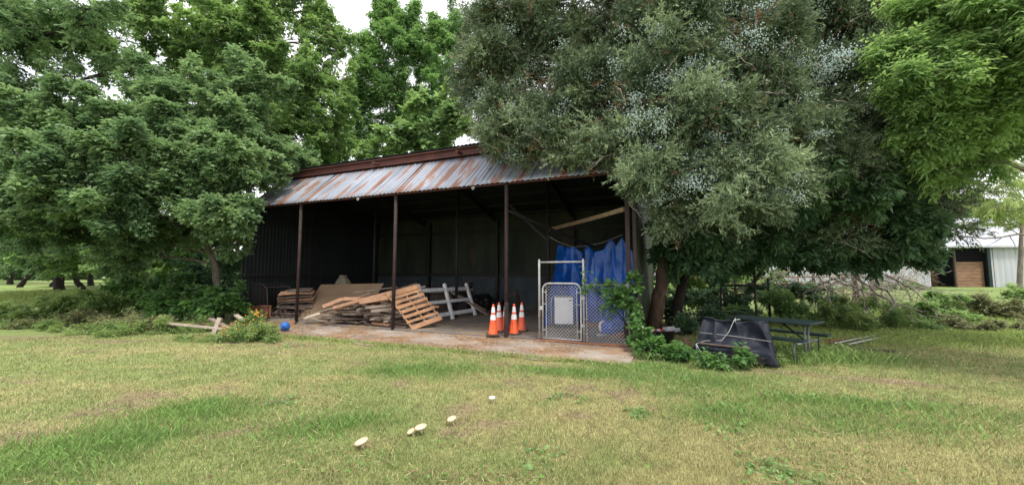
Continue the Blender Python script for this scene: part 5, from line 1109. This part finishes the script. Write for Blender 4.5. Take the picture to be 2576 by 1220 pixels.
# ---------------------------------------------------------------- grass, litter
def grass(N, dmin, dmax, hgt, wid, k=1.0):
    u_ = rng.random(N); r = dmin*(dmax/dmin)**u_; th = rng.uniform(-.98, .98, N); x = r*np.sin(th); y = r*np.cos(th)
    uu, vv = shed_uv(x, y)
    keep = ~((uu > 3.1) & (uu < 14.35) & (vv > -2.0+.14*np.sin(uu*2.3)+.1*np.sin(uu*7)) & (vv < 7.6)) & ~((uu > -.2) & (uu < 4) & (vv > -.2) & (vv < 7.6))
    x, y, r = x[keep], y[keep], r[keep]
    c, lush, soil = lawn_col(x, y)
    keep = rng.random(len(x)) > soil*.8; x, y, r, c, lush = x[keep], y[keep], r[keep], c[keep], lush[keep]
    N = len(x); z = T(x, y)-.005; cl = fbm(x*6, y*6, 31, 2)
    h = hgt*rng.uniform(.45, 1.3, N)*(1+1.1*lush+.5*(cl-.5))*(1+r*.01); a = rng.uniform(0, 6.28, N); lean = rng.uniform(.1, .9, N)*h; wd = wid*(.55+r*.09)*rng.uniform(.7, 1.3, N)
    px, py = np.cos(a)*wd, np.sin(a)*wd; b = rng.uniform(0, 6.28, N); dx, dy = np.cos(b)*lean, np.sin(b)*lean
    V = np.stack([np.stack([x-px, y-py, z], 1), np.stack([x+px, y+py, z], 1), np.stack([x+dx, y+dy, z+h], 1)], 1).reshape(-1, 3)
    F = np.arange(N*3).reshape(-1, 3)
    dry = (rng.random(N) < .16)[:, None]*(1-lush[:, None]*.8); c = c*(1-dry)+np.array((.44, .39, .21))*dry
    c = c*rng.uniform(.5, 1.55, (N, 1)); return V, F, np.repeat(np.clip(c*1.1, 0, .8), 3, axis=0)
V, F, c = grass(640000, 2.3, 17, .04, .0034)
tag(npmesh('grass', V, F, M['grass'], col=c), 'short mown lawn grass with straw-coloured blades', 'grass', kind='stuff')
# taller rough grass: lush streaks and right field
def tufts(spots, N, hgt, name, lab, colr):
    Vs = []; n_ = 0
    xs = []; ys = []
    for (p, sx, sy, ang, wt) in spots:
        m_ = int(N*wt); a = rng.normal(0, sx, m_); b = rng.normal(0, sy, m_); xs.append(p.x+a*math.cos(ang)-b*math.sin(ang)); ys.append(p.y+a*math.sin(ang)+b*math.cos(ang))
    x = np.concatenate(xs); y = np.concatenate(ys); uu, vv = shed_uv(x, y); kp = ~((uu > 3.1) & (uu < 14.35) & (vv > -1.9) & (vv < 7.6)); x = x[kp]; y = y[kp]
    n = len(x); z = T(x, y); h = hgt*rng.uniform(.4, 1.3, n); a = rng.uniform(0, 6.28, n); wd = .0015+np.hypot(x, y)*.0004; lean = h*rng.uniform(.1, .7, n); b = rng.uniform(0, 6.28, n)
    px, py = np.cos(a)*wd, np.sin(a)*wd
    V = np.stack([np.stack([x-px, y-py, z], 1), np.stack([x+px, y+py, z], 1), np.stack([x+np.cos(b)*lean+px*.5, y+np.sin(b)*lean+py*.5, z+h*.75], 1), np.stack([x+np.cos(b)*lean*1.6, y+np.sin(b)*lean*1.6, z+h], 1)], 1).reshape(-1, 3)
    F = np.arange(n*4).reshape(-1, 4)[:, [0, 1, 2, 3]]
    c = np.array(colr)*rng.uniform(.7, 1.4, (n, 1)); tag(npmesh(name, V, F, M['grass'], col=np.repeat(c, 4, axis=0)), lab, 'grass', kind='stuff')
tufts([(p, a*.75, b*.85, an, 1) for p, a, b, an in LUSH], 1500, .075, 'long_grass', 'longer lush grass clumps in the lawn', (.20, .34, .09))
tufts([(G(x, y), 1.4, .8, 0, 1) for x, y in ((2100, 830), (2250, 850), (2400, 840), (2520, 850), (2200, 800), (2450, 800), (2330, 830), (150, 740), (60, 750), (2050, 800), (1960, 830))], 7000, .12, 'rough_grass', 'rough yellow-green grass in the field beyond the table', (.33, .42, .13))
tufts([(S(u, -2.08, 0), .45, .07, SHED_ANG, 1) for u in np.arange(3.4, 14.4, .8)], 330, .09, 'edge_grass', 'grass fringe along the slab edge', (.30, .38, .12))
tufts([(G(1890, 905), 1.3, .25, -.2, 1.6), (G(1660, 900), .6, .15, -.2, 1), (G(2030, 890), .6, .5, 0, 1)], 2200, .16, 'table_grass', 'long grass growing round the draped seat and table', (.2, .3, .09))
# clover-like broad leaves scattered in the lawn
cp_ = [(1460, 935), (1560, 945), (1640, 935), (1700, 955), (1750, 985), (1800, 960), (2020, 1005), (2120, 1010), (1820, 1040), (1440, 1000), (1920, 1180), (1980, 1190), (720, 1010), (1340, 1150), (740, 870), (2300, 1025), (1590, 1040), (1850, 1090), (1330, 925), (1380, 935)]
bl = []
for x_, y_ in cp_:
    p = G(x_, y_); bl.append(((p.x, p.y, p.z+.02), (.35, .28, .02), .4))
tag(foliage('broadleaf_weeds', bl, 90, 4, .04, .8, L['lime'], None, twig=.05, sub=6, tb=.35), 'low bright broad-leaved weeds scattered in the lawn', 'weeds', kind='stuff')
# straw and leaf litter on slab
N = 60000; u = rng.uniform(2.2, 14.2, N); v = rng.uniform(-2.1, 2.5, N); dn = fbm(u*1.1, v*1.8, 41, 4); keep = dn > rng.uniform(.42, .66, N); keep &= (v < 0) | (rng.random(N) < .35); u = u[keep]; v = v[keep]; N = len(u)
zz = np.where(v < 0, .018, FZ+.004)
ctr = np.array([O.x, O.y, 0])+np.outer(u, np.array(EX))+np.outer(v, np.array(NY)); ctr[:, 2] = zz+rng.uniform(0, .012, N)
a = rng.uniform(0, 6.28, N); d = np.stack([np.cos(a), np.sin(a), rng.normal(0, .15, N)], 1); n = nrm(np.array([0, 0, 1.])+rng.normal(0, .3, (N, 3)))
V, F = leaf_quads(ctr, nrm(d), n, rng.uniform(.03, .1, N), rng.uniform(.006, .016, N)); cc = np.where(rng.random((N, 1)) < .4, np.array([[.36, .24, .13]]), np.array([[.22, .13, .075]]))*rng.uniform(.6, 1.4, (N, 1))
tag(npmesh('litter', V, F, M['litter'], col=np.repeat(cc, 4, axis=0)), 'dry straw and leaf litter strewn over the slab', 'litter', kind='stuff')

N = 30000; r = 2.4*(16/2.4)**rng.random(N); th = rng.uniform(-.98, .98, N); x = r*np.sin(th); y = r*np.cos(th); uu, vv = shed_uv(x, y); kp = ~((uu > 3.1) & (uu < 14.35) & (vv > -2.0)); x, y = x[kp], y[kp]; kp = rng.random(len(x)) < smooth(.4, .65, fbm(x*1.3, y*1.3, 61, 3)); x, y = x[kp], y[kp]; N = len(x)
a = rng.uniform(0, 6.28, N); d = nrm(np.stack([np.cos(a), np.sin(a), rng.normal(0, .3, N)], 1)); n = nrm(np.array([0, 0, 1.])+rng.normal(0, .45, (N, 3)))
kind_ = rng.random(N); Ls = np.where(kind_ < .5, rng.uniform(.02, .045, N), rng.uniform(.04, .13, N)); Ws = np.where(kind_ < .5, Ls*.7, .006)
V, F = leaf_quads(np.stack([x, y, T(x, y)+rng.uniform(.015, .045, N)], 1), d, n, Ls, Ws); cc = np.where((kind_ < .38)[:, None], np.array([[.13, .26, .06]]), np.where((kind_ < .5)[:, None], np.array([[.20, .13, .07]]), np.array([[.42, .36, .2]])))*rng.uniform(.6, 1.4, (N, 1))
tag(npmesh('lawn_litter', V, F, M['grass'], col=np.repeat(cc, 4, axis=0)), 'clover leaves, straw and dead leaves lying in the lawn', 'litter', kind='stuff')
